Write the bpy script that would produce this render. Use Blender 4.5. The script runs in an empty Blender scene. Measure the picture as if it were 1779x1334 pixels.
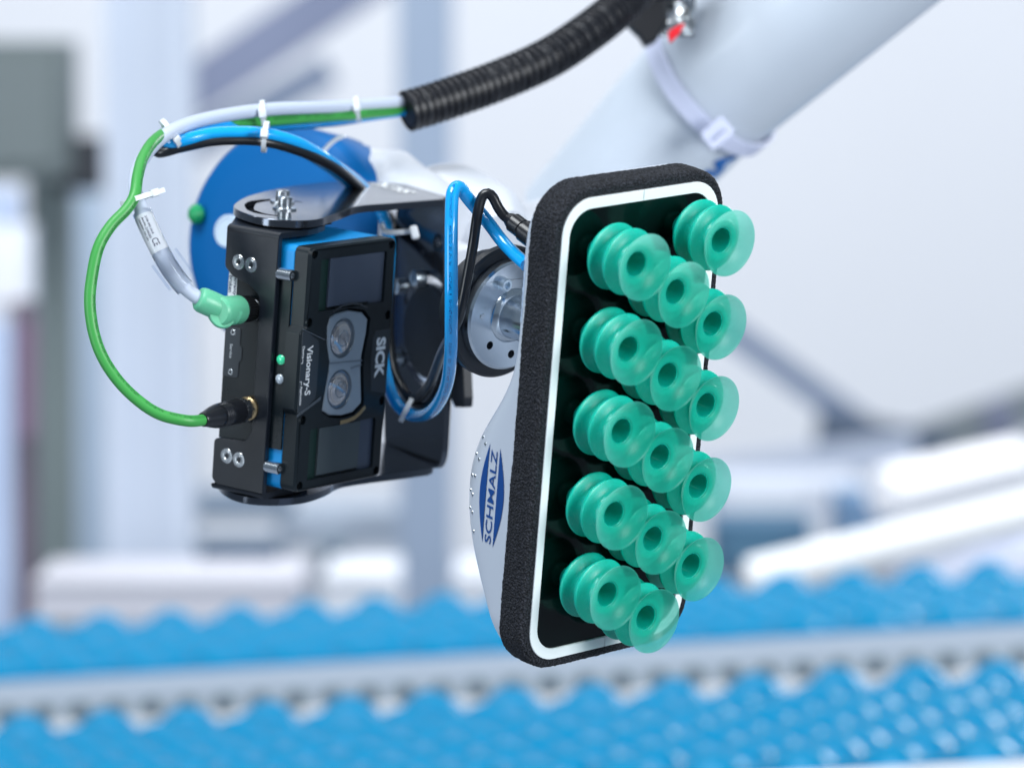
import bpy, bmesh, math, random
from math import pi, sin, cos, radians, sqrt
from mathutils import Matrix, Vector, noise
from mathutils.geometry import tessellate_polygon
random.seed(7)
scene = bpy.context.scene
COL = scene.collection
MM = 0.001

# ------------------------------------------------------------------ camera
FPX, CX, CY = 7400.0, 889.5, 667.0          # focal length and centre in photo pixels (1779 wide)
cam_data = bpy.data.cameras.new('camera')
cam = bpy.data.objects.new('camera', cam_data)
COL.objects.link(cam)
PITCH = radians(4.1)
CAM = Matrix.Translation((0, 0, 1.7)) @ Matrix.Rotation(pi/2 - PITCH, 4, 'X')
cam.matrix_world = CAM
cam_data.sensor_width = 36.0
cam_data.lens = FPX/1779*36
cam_data.clip_start = 0.1
cam_data.clip_end = 200
cam_data.dof.use_dof = True
cam_data.dof.focus_distance = 2.68
cam_data.dof.aperture_fstop = 5.0
scene.camera = cam

# ------------------------------------------------------------------ light
world = bpy.data.worlds.new('World')
scene.world = world
world.use_nodes = True
bg = world.node_tree.nodes['Background']
bg.inputs[0].default_value = (0.62, 0.80, 1.0, 1)
bg.inputs[1].default_value = 0.27

def area(name, loc, target, sx, sy, power, col=(1, 1, 1)):
    d = bpy.data.lights.new(name, 'AREA')
    d.shape = 'RECTANGLE'; d.size = sx; d.size_y = sy; d.energy = power; d.color = col
    o = bpy.data.objects.new(name, d)
    COL.objects.link(o)
    o.location = loc
    o.rotation_euler = (Vector(target) - Vector(loc)).to_track_quat('-Z', 'Y').to_euler()
    return o
area('offscreen_lamp', (-0.9, 1.7, 3.9), (0, 2.7, 1.6), 1.6, 1.2, 88, (0.93, 0.97, 1.0))
area('offscreen_lamp', (2.0, 0.7, 2.1), (0.05, 2.6, 1.6), 1.1, 1.3, 96, (0.95, 0.98, 1.0))  # unseen front fill, added to brighten the gripper and camera faces
area('offscreen_lamp', (-2.2, 1.4, 1.7), (0, 2.7, 1.6), 0.9, 1.4, 24, (0.86, 0.94, 1.0))
area('offscreen_lamp', (2.6, 7.2, 2.9), (0.2, 4.8, 1.0), 1.4, 0.7, 82, (0.95, 0.98, 1.0))
area('offscreen_lamp', (0.0, 9.0, 6.0), (0, 14.0, 1.5), 10.0, 2.5, 575, (0.94, 0.95, 0.98))  # unseen lamp added to keep the back wall bright
area('offscreen_lamp', (-1.0, 4.6, 5.4), (0, 11.0, 1.4), 5.0, 2.0, 310, (0.95, 0.96, 0.98))  # frontal fill out of view, added to lift the columns


scene.view_settings.view_transform = 'Standard'
scene.view_settings.look = 'None'
scene.view_settings.exposure = 0.0
scene.view_settings.gamma = 1.0
scene.cycles.max_bounces = 10
scene.cycles.transparent_max_bounces = 12

# ------------------------------------------------------------------ materials
MATS = {}
def mat(name, col, rough=0.4, metal=0.0, spec=0.5, noise_amt=0.0, noise_scale=200.0, bump=0.0, bump_scale=800.0,
        trans=0.0, sss=0.0, emit=None, coat=0.0, ior=1.45, rough_var=0.0, alpha=1.0):
    m = bpy.data.materials.new(name); m.use_nodes = True
    nt = m.node_tree; b = nt.nodes['Principled BSDF']
    b.inputs['Base Color'].default_value = (*col, 1)
    b.inputs['Roughness'].default_value = rough
    b.inputs['Metallic'].default_value = metal
    b.inputs['Specular IOR Level'].default_value = spec
    b.inputs['IOR'].default_value = ior
    b.inputs['Transmission Weight'].default_value = trans
    b.inputs['Coat Weight'].default_value = coat
    b.inputs['Alpha'].default_value = alpha
    if sss:
        b.inputs['Subsurface Weight'].default_value = sss
        b.inputs['Subsurface Radius'].default_value = (0.4, 1.0, 0.8)
        b.inputs['Subsurface Scale'].default_value = 0.004
    if emit:
        b.inputs['Emission Color'].default_value = (*emit[0], 1); b.inputs['Emission Strength'].default_value = emit[1]
    tc = nt.nodes.new('ShaderNodeTexCoord')
    if noise_amt or rough_var:
        n = nt.nodes.new('ShaderNodeTexNoise'); n.inputs['Scale'].default_value = noise_scale
        n.inputs['Detail'].default_value = 5
        nt.links.new(tc.outputs['Object'], n.inputs['Vector'])
        if noise_amt:
            mx = nt.nodes.new('ShaderNodeMix'); mx.data_type = 'RGBA'
            mx.inputs[6].default_value = (*[c*(1-noise_amt) for c in col], 1)
            mx.inputs[7].default_value = (*[min(1, c*(1+noise_amt)) for c in col], 1)
            nt.links.new(n.outputs['Fac'], mx.inputs[0]); nt.links.new(mx.outputs[2], b.inputs['Base Color'])
        if rough_var:
            mr = nt.nodes.new('ShaderNodeMapRange')
            mr.inputs[3].default_value = max(0.02, rough-rough_var); mr.inputs[4].default_value = rough+rough_var
            nt.links.new(n.outputs['Fac'], mr.inputs[0]); nt.links.new(mr.outputs[0], b.inputs['Roughness'])
    if bump:
        n2 = nt.nodes.new('ShaderNodeTexNoise'); n2.inputs['Scale'].default_value = bump_scale
        n2.inputs['Detail'].default_value = 3
        nt.links.new(tc.outputs['Object'], n2.inputs['Vector'])
        bp = nt.nodes.new('ShaderNodeBump'); bp.inputs['Strength'].default_value = bump
        bp.inputs['Distance'].default_value = 0.0003
        nt.links.new(n2.outputs['Fac'], bp.inputs['Height']); nt.links.new(bp.outputs[0], b.inputs['Normal'])
    MATS[name] = m
    return m

mat('bracket_black', (0.12, 0.135, 0.165), 0.15, metal=0.9, bump=0.03, bump_scale=2500, rough_var=0.03, noise_scale=60)
mat('black_anodised', (0.006, 0.009, 0.015), 0.34, spec=0.6, bump=0.12, bump_scale=2500, rough_var=0.12, noise_scale=30, noise_amt=0.25)
mat('black_plastic', (0.006, 0.011, 0.015), 0.32, spec=0.45, bump=0.10, bump_scale=3000, rough_var=0.12, noise_scale=35, noise_amt=0.3)
mat('black_plastic_label', (0.028, 0.036, 0.046), 0.42)
mat('recess_black', (0.002, 0.002, 0.003), 0.5)
mat('gloss_black', (0.0012, 0.0040, 0.0038), 0.12, spec=0.35, rough_var=0.04, noise_scale=12)
mat('window_glass', (0.072, 0.092, 0.135), 0.10, spec=0.5)  # reflections in both window glasses are lightened into the base colours
mat('window_glass_grey', (0.075, 0.095, 0.105), 0.16, spec=0.5)
mat('green_panel', (0.004, 0.028, 0.022), 0.35, bump=0.8, bump_scale=2200)
mat('blue_paint', (0.002, 0.25, 0.62), 0.38, bump=0.05, bump_scale=2000)
mat('foam_black', (0.010, 0.011, 0.016), 0.75, spec=0.35)
mat('ring_white', (0.80, 0.85, 0.87), 0.45)
mat('housing_silver', (0.58, 0.64, 0.74), 0.24, metal=0.2, coat=0.3, spec=0.5, bump=0.04, bump_scale=3000)
mat('logo_blue', (0.004, 0.055, 0.24), 0.4)
mat('label_pale', (0.50, 0.62, 0.80), 0.35)
mat('print_dark', (0.01, 0.02, 0.07), 0.5)
mat('print_white', (0.86, 0.88, 0.90), 0.5)
mat('print_grey', (0.45, 0.48, 0.52), 0.5)
mat('steel', (0.62, 0.65, 0.68), 0.22, metal=1.0, rough_var=0.08, noise_scale=300)
mat('steel_turned', (0.60, 0.66, 0.72), 0.20, metal=1.0, rough_var=0.1, noise_scale=80)
mat('zinc', (0.72, 0.82, 0.90), 0.32, metal=1.0)
mat('brass', (0.55, 0.40, 0.22), 0.3, metal=1.0)
mat('screw_dark', (0.05, 0.055, 0.06), 0.3, metal=0.9)
mat('pvc_grey', (0.50, 0.56, 0.68), 0.35, spec=0.5)
mat('pvc_black', (0.008, 0.009, 0.012), 0.28, spec=0.6)
mat('green_plug', (0.12, 0.46, 0.28), 0.35, sss=0.2)
mat('tie_white', (0.78, 0.82, 0.86), 0.35, trans=0.15)
mat('marker_white', (0.75, 0.78, 0.82), 0.4)
mat('clear_plastic', (0.95, 0.97, 1.0), 0.06, trans=1.0, ior=1.25)
mat('hose_black', (0.008, 0.009, 0.013), 0.42, spec=0.6)
mat('cap_blue', (0.000, 0.105, 0.33), 0.5, spec=0.2)
mat('cap_badge', (0.55, 0.66, 0.78), 0.3)
mat('arm_white', (0.58, 0.64, 0.72), 0.35, coat=0.2, noise_amt=0.05, noise_scale=14, bump=0.1, bump_scale=300)
mat('wrist_white', (0.62, 0.65, 0.71), 0.35, coat=0.1, bump=0.1, bump_scale=40)
mat('strap_white', (0.64, 0.68, 0.86), 0.6)
mat('arm_letter_blue', (0.002, 0.12, 0.42), 0.4)
mat('red_plastic', (0.65, 0.01, 0.02), 0.4)
mat('led_green', (0.02, 0.5, 0.25), 0.1, spec=0.8, emit=((0.1, 0.9, 0.5), 0.25), coat=0.5)
mat('led_clear', (0.45, 0.52, 0.60), 0.08, spec=1.0, coat=1.0)
mat('green_knob', (0.005, 0.30, 0.10), 0.4)
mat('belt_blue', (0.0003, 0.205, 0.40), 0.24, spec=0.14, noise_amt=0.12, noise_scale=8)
mat('belt_blue_shade', (0.0003, 0.035, 0.15), 0.5, spec=0.15, noise_amt=0.12, noise_scale=8)  # darker belt blue, paints shade into the gaps between bumps
mat('rail_grey', (0.42, 0.48, 0.54), 0.4, metal=0.3)
mat('rail_light', (0.44, 0.50, 0.58), 0.45)
mat('rail_white', (0.78, 0.79, 0.82), 0.5)
mat('roller_dark', (0.12, 0.16, 0.19), 0.5)
mat('floor_concrete', (0.22, 0.25, 0.30), 0.45, noise_amt=0.15, noise_scale=1.5)
mat('wall_white', (0.72, 0.745, 0.785), 0.7, noise_amt=0.04, noise_scale=0.6)
mat('lens_body', (0.33, 0.39, 0.45), 0.35)  # mid grey carries the haze of a reflecting cover glass
mat('lens_ring', (0.26, 0.30, 0.35), 0.3, metal=0.6)
mat('lens_glass', (0.46, 0.45, 0.47), 0.04, metal=0.35, spec=1.0, coat=1.0)
mat('lens_pupil', (0.62, 0.58, 0.55), 0.10, metal=0.4)

# teal silicone: soft, light scatters through it
def silicone(name, clear):
    m = bpy.data.materials.new(name); m.use_nodes = True
    nt = m.node_tree; b = nt.nodes['Principled BSDF']; out = nt.nodes['Material Output']
    tc = nt.nodes.new('ShaderNodeTexCoord')
    n = nt.nodes.new('ShaderNodeTexNoise'); n.inputs['Scale'].default_value = 90; n.inputs['Detail'].default_value = 6
    nt.links.new(tc.outputs['Object'], n.inputs['Vector'])
    mx = nt.nodes.new('ShaderNodeMix'); mx.data_type = 'RGBA'
    mx.inputs[6].default_value = (0.000, 0.37, 0.275, 1); mx.inputs[7].default_value = (0.001, 0.46, 0.355, 1)
    nt.links.new(n.outputs['Fac'], mx.inputs[0])
    # dust specks and fine scuffs
    d = nt.nodes.new('ShaderNodeTexNoise'); d.inputs['Scale'].default_value = 1500; d.inputs['Detail'].default_value = 1
    nt.links.new(tc.outputs['Object'], d.inputs['Vector'])
    dr = nt.nodes.new('ShaderNodeMapRange'); dr.inputs[1].default_value = 0.66; dr.inputs[2].default_value = 0.78
    dr.inputs[3].default_value = 0.0; dr.inputs[4].default_value = 0.45
    nt.links.new(d.outputs['Fac'], dr.inputs[0])
    mp = nt.nodes.new('ShaderNodeMapping'); mp.inputs['Scale'].default_value = (900, 60, 60)
    nt.links.new(tc.outputs['Object'], mp.inputs[0])
    sc_ = nt.nodes.new('ShaderNodeTexNoise'); sc_.inputs['Scale'].default_value = 1.0; nt.links.new(mp.outputs[0], sc_.inputs['Vector'])
    sr = nt.nodes.new('ShaderNodeMapRange'); sr.inputs[1].default_value = 0.64; sr.inputs[2].default_value = 0.74; sr.inputs[4].default_value = 0.22
    nt.links.new(sc_.outputs['Fac'], sr.inputs[0])
    ad = nt.nodes.new('ShaderNodeMath'); ad.operation = 'ADD'; ad.use_clamp = True
    nt.links.new(dr.outputs[0], ad.inputs[0]); nt.links.new(sr.outputs[0], ad.inputs[1])
    m3 = nt.nodes.new('ShaderNodeMix'); m3.data_type = 'RGBA'; m3.inputs[7].default_value = (0.22, 0.68, 0.58, 1)
    nt.links.new(ad.outputs[0], m3.inputs[0]); nt.links.new(mx.outputs[2], m3.inputs[6]); nt.links.new(m3.outputs[2], b.inputs['Base Color'])
    b.inputs['Roughness'].default_value = 0.33
    b.inputs['Specular IOR Level'].default_value = 0.4
    if not clear:
        b.inputs['Subsurface Weight'].default_value = 0.75
        b.inputs['Subsurface Radius'].default_value = (0.15, 1.0, 0.75)
        b.inputs['Subsurface Scale'].default_value = 0.003
    else:
        b.inputs['Transmission Weight'].default_value = 0.0
        tr = nt.nodes.new('ShaderNodeBsdfTransparent'); tr.inputs[0].default_value = (0.72, 0.98, 0.93, 1)
        tl = nt.nodes.new('ShaderNodeBsdfTranslucent'); tl.inputs[0].default_value = (0.60, 1.0, 0.93, 1)
        m1 = nt.nodes.new('ShaderNodeMixShader'); m1.inputs[0].default_value = 0.55
        nt.links.new(b.outputs[0], m1.inputs[1]); nt.links.new(tl.outputs[0], m1.inputs[2])
        m2 = nt.nodes.new('ShaderNodeMixShader'); m2.inputs[0].default_value = 0.50
        nt.links.new(m1.outputs[0], m2.inputs[1]); nt.links.new(tr.outputs[0], m2.inputs[2])
        nt.links.new(m2.outputs[0], out.inputs['Surface'])
    MATS[name] = m
silicone('silicone_teal', False)
silicone('silicone_thin', True)

# cable jackets with a line of fine print (u runs along the cable in metres, v round it)
def jacket(name, col, rough, printcol=None, v0=0.2, v1=0.3, coat=0.0, stretch=900, along=(0.0, 9.0), sss=0.0):
    m = mat(name, col, rough, coat=coat, sss=sss)
    if printcol is None: return m
    nt = m.node_tree; b = nt.nodes['Principled BSDF']
    uv = nt.nodes.new('ShaderNodeUVMap'); sp = nt.nodes.new('ShaderNodeSeparateXYZ')
    nt.links.new(uv.outputs[0], sp.inputs[0])
    mp = nt.nodes.new('ShaderNodeMapping'); mp.inputs['Scale'].default_value = (stretch, 55, 1)
    nt.links.new(uv.outputs[0], mp.inputs[0])
    n = nt.nodes.new('ShaderNodeTexNoise'); n.inputs['Scale'].default_value = 1.0; n.inputs['Detail'].default_value = 2
    nt.links.new(mp.outputs[0], n.inputs['Vector'])
    def math_(op, a, bb):
        q = nt.nodes.new('ShaderNodeMath'); q.operation = op
        for i, x in enumerate((a, bb)):
            if isinstance(x, (int, float)): q.inputs[i].default_value = x
            else: nt.links.new(x, q.inputs[i])
        return q.outputs[0]
    mask = math_('MULTIPLY', math_('GREATER_THAN', sp.outputs[1], v0), math_('LESS_THAN', sp.outputs[1], v1))
    mask = math_('MULTIPLY', mask, math_('GREATER_THAN', n.outputs['Fac'], 0.52))
    # words: longer gaps between groups of signs
    w = nt.nodes.new('ShaderNodeTexNoise'); w.noise_dimensions = '1D'; w.inputs['Scale'].default_value = 1.0
    nt.links.new(math_('MULTIPLY', sp.outputs[0], 110.0), w.inputs['W'])
    mask = math_('MULTIPLY', mask, math_('GREATER_THAN', w.outputs['Fac'], 0.44))
    mask = math_('MULTIPLY', mask, math_('GREATER_THAN', sp.outputs[0], along[0]))
    mask = math_('MULTIPLY', mask, math_('LESS_THAN', sp.outputs[0], along[1]))
    mx = nt.nodes.new('ShaderNodeMix'); mx.data_type = 'RGBA'
    mx.inputs[6].default_value = (*col, 1); mx.inputs[7].default_value = (*printcol, 1)
    nt.links.new(mask, mx.inputs[0]); nt.links.new(mx.outputs[2], b.inputs['Base Color'])
    return m
jacket('pvc_green', (0.045, 0.30, 0.060), 0.42, (0.010, 0.08, 0.02), 0.03, 0.12)
jacket('tube_blue', (0.004, 0.34, 0.80), 0.16, (0.002, 0.05, 0.22), 0.78, 0.85, coat=0.6, along=(0.36, 9))

# foam: open pores
def foam():
    m = MATS['foam_black']; nt = m.node_tree; b = nt.nodes['Principled BSDF']
    tc = nt.nodes.new('ShaderNodeTexCoord')
    v = nt.nodes.new('ShaderNodeTexVoronoi'); v.inputs['Scale'].default_value = 650
    n = nt.nodes.new('ShaderNodeTexNoise'); n.inputs['Scale'].default_value = 900; n.inputs['Detail'].default_value = 2
    nt.links.new(tc.outputs['Object'], v.inputs['Vector']); nt.links.new(tc.outputs['Object'], n.inputs['Vector'])
    ad = nt.nodes.new('ShaderNodeMath'); ad.operation = 'ADD'
    nt.links.new(v.outputs['Distance'], ad.inputs[0]); nt.links.new(n.outputs['Fac'], ad.inputs[1])
    bp = nt.nodes.new('ShaderNodeBump'); bp.inputs['Strength'].default_value = 1.0; bp.inputs['Distance'].default_value = 0.0016
    nt.links.new(ad.outputs[0], bp.inputs['Height']); nt.links.new(bp.outputs[0], b.inputs['Normal'])
    cr = nt.nodes.new('ShaderNodeValToRGB')
    cr.color_ramp.elements[0].position = 0.42; cr.color_ramp.elements[0].color = (0.003, 0.004, 0.006, 1)
    cr.color_ramp.elements[1].position = 0.66; cr.color_ramp.elements[1].color = (0.038, 0.042, 0.056, 1)
    nt.links.new(n.outputs['Fac'], cr.inputs[0]); nt.links.new(cr.outputs[0], b.inputs['Base Color'])
foam()

# ------------------------------------------------------------------ mesh helpers
class MB:
    def __init__(s): s.v = []; s.f = []; s.uv = None
    def add(s, vs, fs, M=None):
        o = len(s.v)
        for p in vs:
            p = Vector(p)
            s.v.append(M @ p if M else p)
        s.f += [tuple(i+o for i in f) for f in fs]
    def box(s, x0, x1, y0, y1, z0, z1, M=None):
        vs = [(x, y, z) for z in (z0, z1) for y in (y0, y1) for x in (x0, x1)]
        s.add(vs, [(0, 2, 3, 1), (4, 5, 7, 6), (0, 1, 5, 4), (2, 6, 7, 3), (0, 4, 6, 2), (1, 3, 7, 5)], M)
    def prism(s, outer, z0, z1, holes=(), M=None, bev=0.0):
        """polygon in local xy (counter-clockwise), extruded z0..z1 (z1 is the shown face, bev chamfers its outer edge)"""
        loops = [list(outer)] + [list(h) for h in holes]
        tri = tessellate_polygon([[Vector((x, y, 0)) for x, y in l] for l in loops])
        flat = [p for l in loops for p in l]
        n = len(flat)
        top = [(x, y, z1) for x, y in flat]
        if bev:
            ins = inset(loops[0], bev)
            for i, p in enumerate(ins): top[i] = (p[0], p[1], z1)
        vs = [(x, y, z0) for x, y in flat] + top
        fs = []
        for t in tri:
            a, b, c = t
            area2 = (flat[b][0]-flat[a][0])*(flat[c][1]-flat[a][1])-(flat[b][1]-flat[a][1])*(flat[c][0]-flat[a][0])
            if area2 < 0: a, b, c = c, b, a
            fs.append((a+n, b+n, c+n)); fs.append((c, b, a))
        o = 0
        nb = len(loops[0])
        if bev:
            mid = len(vs); vs += [(x, y, z1-bev) for x, y in loops[0]]
            for i in range(nb):
                j = (i+1) % nb
                fs.append((i, j, mid+j, mid+i)); fs.append((mid+i, mid+j, j+n, i+n))
            o = nb; rest = loops[1:]
        else: rest = loops
        for l in rest:
            k = len(l)
            for i in range(k):
                a, b = o+i, o+(i+1) % k
                fs.append((a, b, b+n, a+n))
            o += k
        s.add(vs, fs, M)
    def lathe(s, prof, M=None, n=48, closed=False):
        """profile (r, z) turned round local z"""
        vs = []; fs = []
        k = len(prof)
        for i in range(n):
            a = 2*pi*i/n
            for r, z in prof: vs.append((r*cos(a), r*sin(a), z))
        for i in range(n):
            j = (i+1) % n
            for q in range(k if closed else k-1):
                q2 = (q+1) % k
                fs.append((i*k+q, j*k+q, j*k+q2, i*k+q2))
        s.add(vs, fs, M)
    def cyl(s, r, z0, z1, M=None, n=32, bev=0.0):
        if bev: s.lathe([(0, z0), (r-bev, z0), (r, z0+bev), (r, z1-bev), (r-bev, z1), (0, z1)], M, n)
        else: s.lathe([(0, z0), (r, z0), (r, z1), (0, z1)], M, n)
    def build(s, name, m, parent=None, smooth=30, scale=MM, world=None, recalc=True):
        me = bpy.data.meshes.new(name)
        me.from_pydata([tuple(p*scale) for p in s.v], [], s.f)
        if recalc:
            b = bmesh.new(); b.from_mesh(me)
            bmesh.ops.remove_doubles(b, verts=b.verts, dist=scale*0.002)
            bmesh.ops.recalc_face_normals(b, faces=b.faces)
            b.to_mesh(me); b.free()
        me.materials.append(MATS[m] if isinstance(m, str) else m)
        if smooth:
            me.polygons.foreach_set('use_smooth', [True]*len(me.polygons))
            me.set_sharp_from_angle(angle=radians(smooth))
        o = bpy.data.objects.new(name, me)
        COL.objects.link(o)
        if parent: o.parent = parent
        if world is not None: o.matrix_world = world
        return o

def inset(poly, d):
    n = len(poly); out = []
    ar = sum(poly[i][0]*poly[(i+1) % n][1]-poly[(i+1) % n][0]*poly[i][1] for i in range(n))
    sg = 1 if ar > 0 else -1
    for i in range(n):
        p0, p1, p2 = Vector(poly[i-1]), Vector(poly[i]), Vector(poly[(i+1) % n])
        a, b = (p1-p0), (p2-p1)
        if a.length < 1e-9 or b.length < 1e-9: out.append(tuple(p1)); continue
        a.normalize(); b.normalize()
        na, nb = Vector((-a.y, a.x))*sg, Vector((-b.y, b.x))*sg
        m = na+nb
        if m.length < 1e-6: m = na
        m.normalize(); k = d/max(0.3, m.dot(na))
        out.append((p1.x+m.x*k, p1.y+m.y*k))
    return out

def ccw(p):
    a = sum(p[i][0]*p[(i+1) % len(p)][1]-p[(i+1) % len(p)][0]*p[i][1] for i in range(len(p)))
    return p if a > 0 else p[::-1]

def fillet(pts, r, n=6):
    """polygon with rounded corners; r a number or one radius per corner"""
    out = []; N = len(pts)
    rs = r if isinstance(r, (list, tuple)) else [r]*N
    for i in range(N):
        p0, p1, p2 = Vector(pts[i-1]), Vector(pts[i]), Vector(pts[(i+1) % N])
        a, b = p0-p1, p2-p1
        rr_ = rs[i]
        if rr_ <= 0: out.append(tuple(p1)); continue
        an = a.angle(b); t = min(rr_/math.tan(an/2), a.length*0.49, b.length*0.49)
        q0, q1 = p1+a.normalized()*t, p1+b.normalized()*t
        for k in range(n+1):
            u = k/n
            out.append(tuple(q0*(1-u)**2+p1*2*u*(1-u)+q1*u*u))
    return ccw(out)

def rr(x0, x1, y0, y1, r, n=8): 
    out = []
    for cx, cy, a0 in ((x1-r, y0+r, -90), (x1-r, y1-r, 0), (x0+r, y1-r, 90), (x0+r, y0+r, 180)):
        for k in range(n+1):
            a = radians(a0+90*k/n); out.append((cx+r*cos(a), cy+r*sin(a)))
    return out
def circ(cx, cy, r, n=28, a0=0, a1=360):
    full = abs(a1-a0) >= 360
    return [(cx+r*cos(radians(a0+(a1-a0)*k/(n if full else n-1))), cy+r*sin(radians(a0+(a1-a0)*k/(n if full else n-1)))) for k in range(n)]
def arcslot(cx, cy, r0, r1, a0, a1, n=22):
    o = circ(cx, cy, r1, n, a0, a1); i = circ(cx, cy, r0, n, a1, a0)
    w = (r1-r0)/2; m = (r0+r1)/2
    def cap(a, s):
        c_ = (cx+m*cos(radians(a)), cy+m*sin(radians(a)))
        return [(c_[0]+w*cos(radians(a+s*t)), c_[1]+w*sin(radians(a+s*t))) for t in (30, 60, 90, 120, 150)]
    return o+cap(a1, 1)+i+[q for q in cap(a0, -1)][::-1]

def axes(o, x, y, z=None):
    """matrix with columns x, y, z at origin o"""
    x, y = Vector(x).normalized(), Vector(y).normalized()
    z = Vector(z).normalized() if z else x.cross(y)
    M = Matrix((x, y, z)).transposed().to_4x4(); M.translation = Vector(o)
    return M
def along(o, d, up=(0, 1, 0)):
    z = Vector(d).normalized(); up = Vector(up)
    if abs(z.dot(up)) > 0.97: up = Vector((1, 0, 0))
    x = up.cross(z).normalized(); y = z.cross(x)
    return axes(o, x, y, z)

def root(name, label, cat, M, group=None):
    o = bpy.data.objects.new(name, None); COL.objects.link(o)
    o.empty_display_size = 0.02
    o.matrix_world = M
    o['label'] = label; o['category'] = cat
    if group: o['group'] = group
    return o
def tag(o, label, cat, group=None):
    o['label'] = label; o['category'] = cat
    if group: o['group'] = group
    return o
def struct(o, kind='structure'): o['kind'] = kind; return o
def frame(R, T):
    """object frame given in the camera's own axes (mm) -> world (m)"""
    M = Matrix(R).to_4x4(); M.translation = Vector(T)*MM
    return CAM @ M
def P(px, py, d):
    """photo pixel + distance (mm) -> camera-space mm"""
    return Vector(((px-CX)/FPX*d, -(py-CY)/FPX*d, -d))
def copy_tree(o, parent=None):
    c = o.copy(); COL.objects.link(c)
    if parent: c.parent = parent
    for ch in list(o.children): copy_tree(ch, c)
    return c

def text(name, s, size, M, m, parent, bold=0.0, width=None, extrude=0.05, conform=None, spacing=1.0):
    cu = bpy.data.curves.new(name, 'FONT'); cu.body = s; cu.size = 1.0; cu.offset = bold
    cu.space_character = spacing
    cu.resolution_u = 3
    tmp = bpy.data.objects.new(name, cu); COL.objects.link(tmp)
    dg = bpy.context.evaluated_depsgraph_get(); dg.update()
    me = bpy.data.meshes.new_from_object(tmp.evaluated_get(dg))
    bpy.data.objects.remove(tmp)
    xs = [v.co.x for v in me.vertices]; ys = [v.co.y for v in me.vertices]
    w = max(xs)-min(xs); x0 = min(xs); y0 = min(ys); h = max(ys)-y0
    sx = (width/w) if width else size/h
    sy = size/h
    vs = [Vector(((v.co.x-x0)*sx, (v.co.y-y0)*sy, 0)) for v in me.vertices]
    mb = MB()
    fs = [tuple(p.vertices) for p in me.polygons]
    if conform:
        pts = [conform(M @ v) for v in vs]
        mb.add(pts, fs)
        o = mb.build(name, m, parent, smooth=0, recalc=False)
    else:
        mb.add([v+Vector((0, 0, extrude)) for v in vs], fs, M)
        o = mb.build(name, m, parent, smooth=0, recalc=False)
    bpy.data.meshes.remove(me)
    return o

def spline(pts, step):
    """centripetal-ish Catmull-Rom resampled at even steps"""
    P_ = [pts[0]*2-pts[1]]+list(pts)+[pts[-1]*2-pts[-2]]
    out = []
    for i in range(1, len(P_)-2):
        p0, p1, p2, p3 = P_[i-1], P_[i], P_[i+1], P_[i+2]
        n = max(2, int((p2-p1).length/step*3))
        for k in range(n):
            t = k/n
            out.append(0.5*((2*p1)+(-p0+p2)*t+(2*p0-5*p1+4*p2-p3)*t*t+(-p0+3*p1-3*p2+p3)*t**3))
    out.append(pts[-1])
    res = [out[0]]; acc = 0
    for a, b in zip(out, out[1:]):
        acc += (b-a).length
        if acc >= step: res.append(b); acc = 0
    if (res[-1]-out[-1]).length > step*0.3: res.append(out[-1])
    for _ in range(2):
        res = [res[0]]+[(res[i-1]+res[i]*2+res[i+1])/4 for i in range(1, len(res)-1)]+[res[-1]]
    return res
def tube(name, pts, r, m, parent=None, n=20, step=2.0, radius=None, world=None, raw=False, caps=True):
    """a tube along points (mm); radius(s) may vary it along its length s"""
    c = pts if raw else spline([Vector(p) for p in pts], step)
    vs = []; fs = []; uvs = []
    up = None; s = 0
    for i, p in enumerate(c):
        t = (c[min(i+1, len(c)-1)]-c[max(i-1, 0)]).normalized()
        if up is None:
            up = Vector((0, 0, 1)) if abs(t.z) < 0.8 else Vector((0, 1, 0))
        up = (up-t*up.dot(t)).normalized(); sd = t.cross(up)
        if i: s += (p-c[i-1]).length
        R_ = radius(s) if radius else r
        for k in range(n):
            a = 2*pi*k/n
            vs.append(p+up*(R_*cos(a))+sd*(R_*sin(a))); uvs.append((s*MM, k/n))
    for i in range(len(c)-1):
        for k in range(n):
            j = (k+1) % n
            fs.append((i*n+k, i*n+j, (i+1)*n+j, (i+1)*n+k))
    if caps:
        fs.append(tuple(range(n-1, -1, -1))); fs.append(tuple((len(c)-1)*n+k for k in range(n)))
    me = bpy.data.meshes.new(name); me.from_pydata([tuple(v*MM) for v in vs], [], fs)
    uv = me.uv_layers.new(name='UVMap')
    for p in me.polygons:
        for li, vi in zip(p.loop_indices, p.vertices):
            u, v = uvs[vi]
            if vi % n == 0 and any((x % n) == n-1 for x in p.vertices): v = 1.0
            uv.data[li].uv = (u, v)
    me.materials.append(MATS[m])
    me.polygons.foreach_set('use_smooth', [True]*len(me.polygons))
    me.set_sharp_from_angle(angle=radians(50))
    o = bpy.data.objects.new(name, me); COL.objects.link(o)
    if parent: o.parent = parent
    if world is not None: o.matrix_world = world
    return o, c

# frames found from the photograph (camera axes)
RS = [[0.56964, 0.0734, 0.81861], [0.1049, 0.98137, -0.16099], [-0.81517, 0.17757, 0.55132]]
TS = (-108.176, 12.821, -2776.68)
RG = [[0.75654, 0.07532, 0.6496], [0.14002, 0.95165, -0.27341], [-0.63878, 0.2978, 0.70942]]
GK = 1.04
TG = tuple(GK*t for t in (66.42, -22.51, -2542.66))
def ortho(R):
    z = Vector((R[0][2], R[1][2], R[2][2])).normalized(); y = Vector((R[0][1], R[1][1], R[2][1]))
    y = (y-z*y.dot(z)).normalized(); x = y.cross(z)
    return Matrix((x, y, z)).transposed()
MS = frame(ortho(RS), TS)
MG = frame(ortho(RG), TG)

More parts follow.
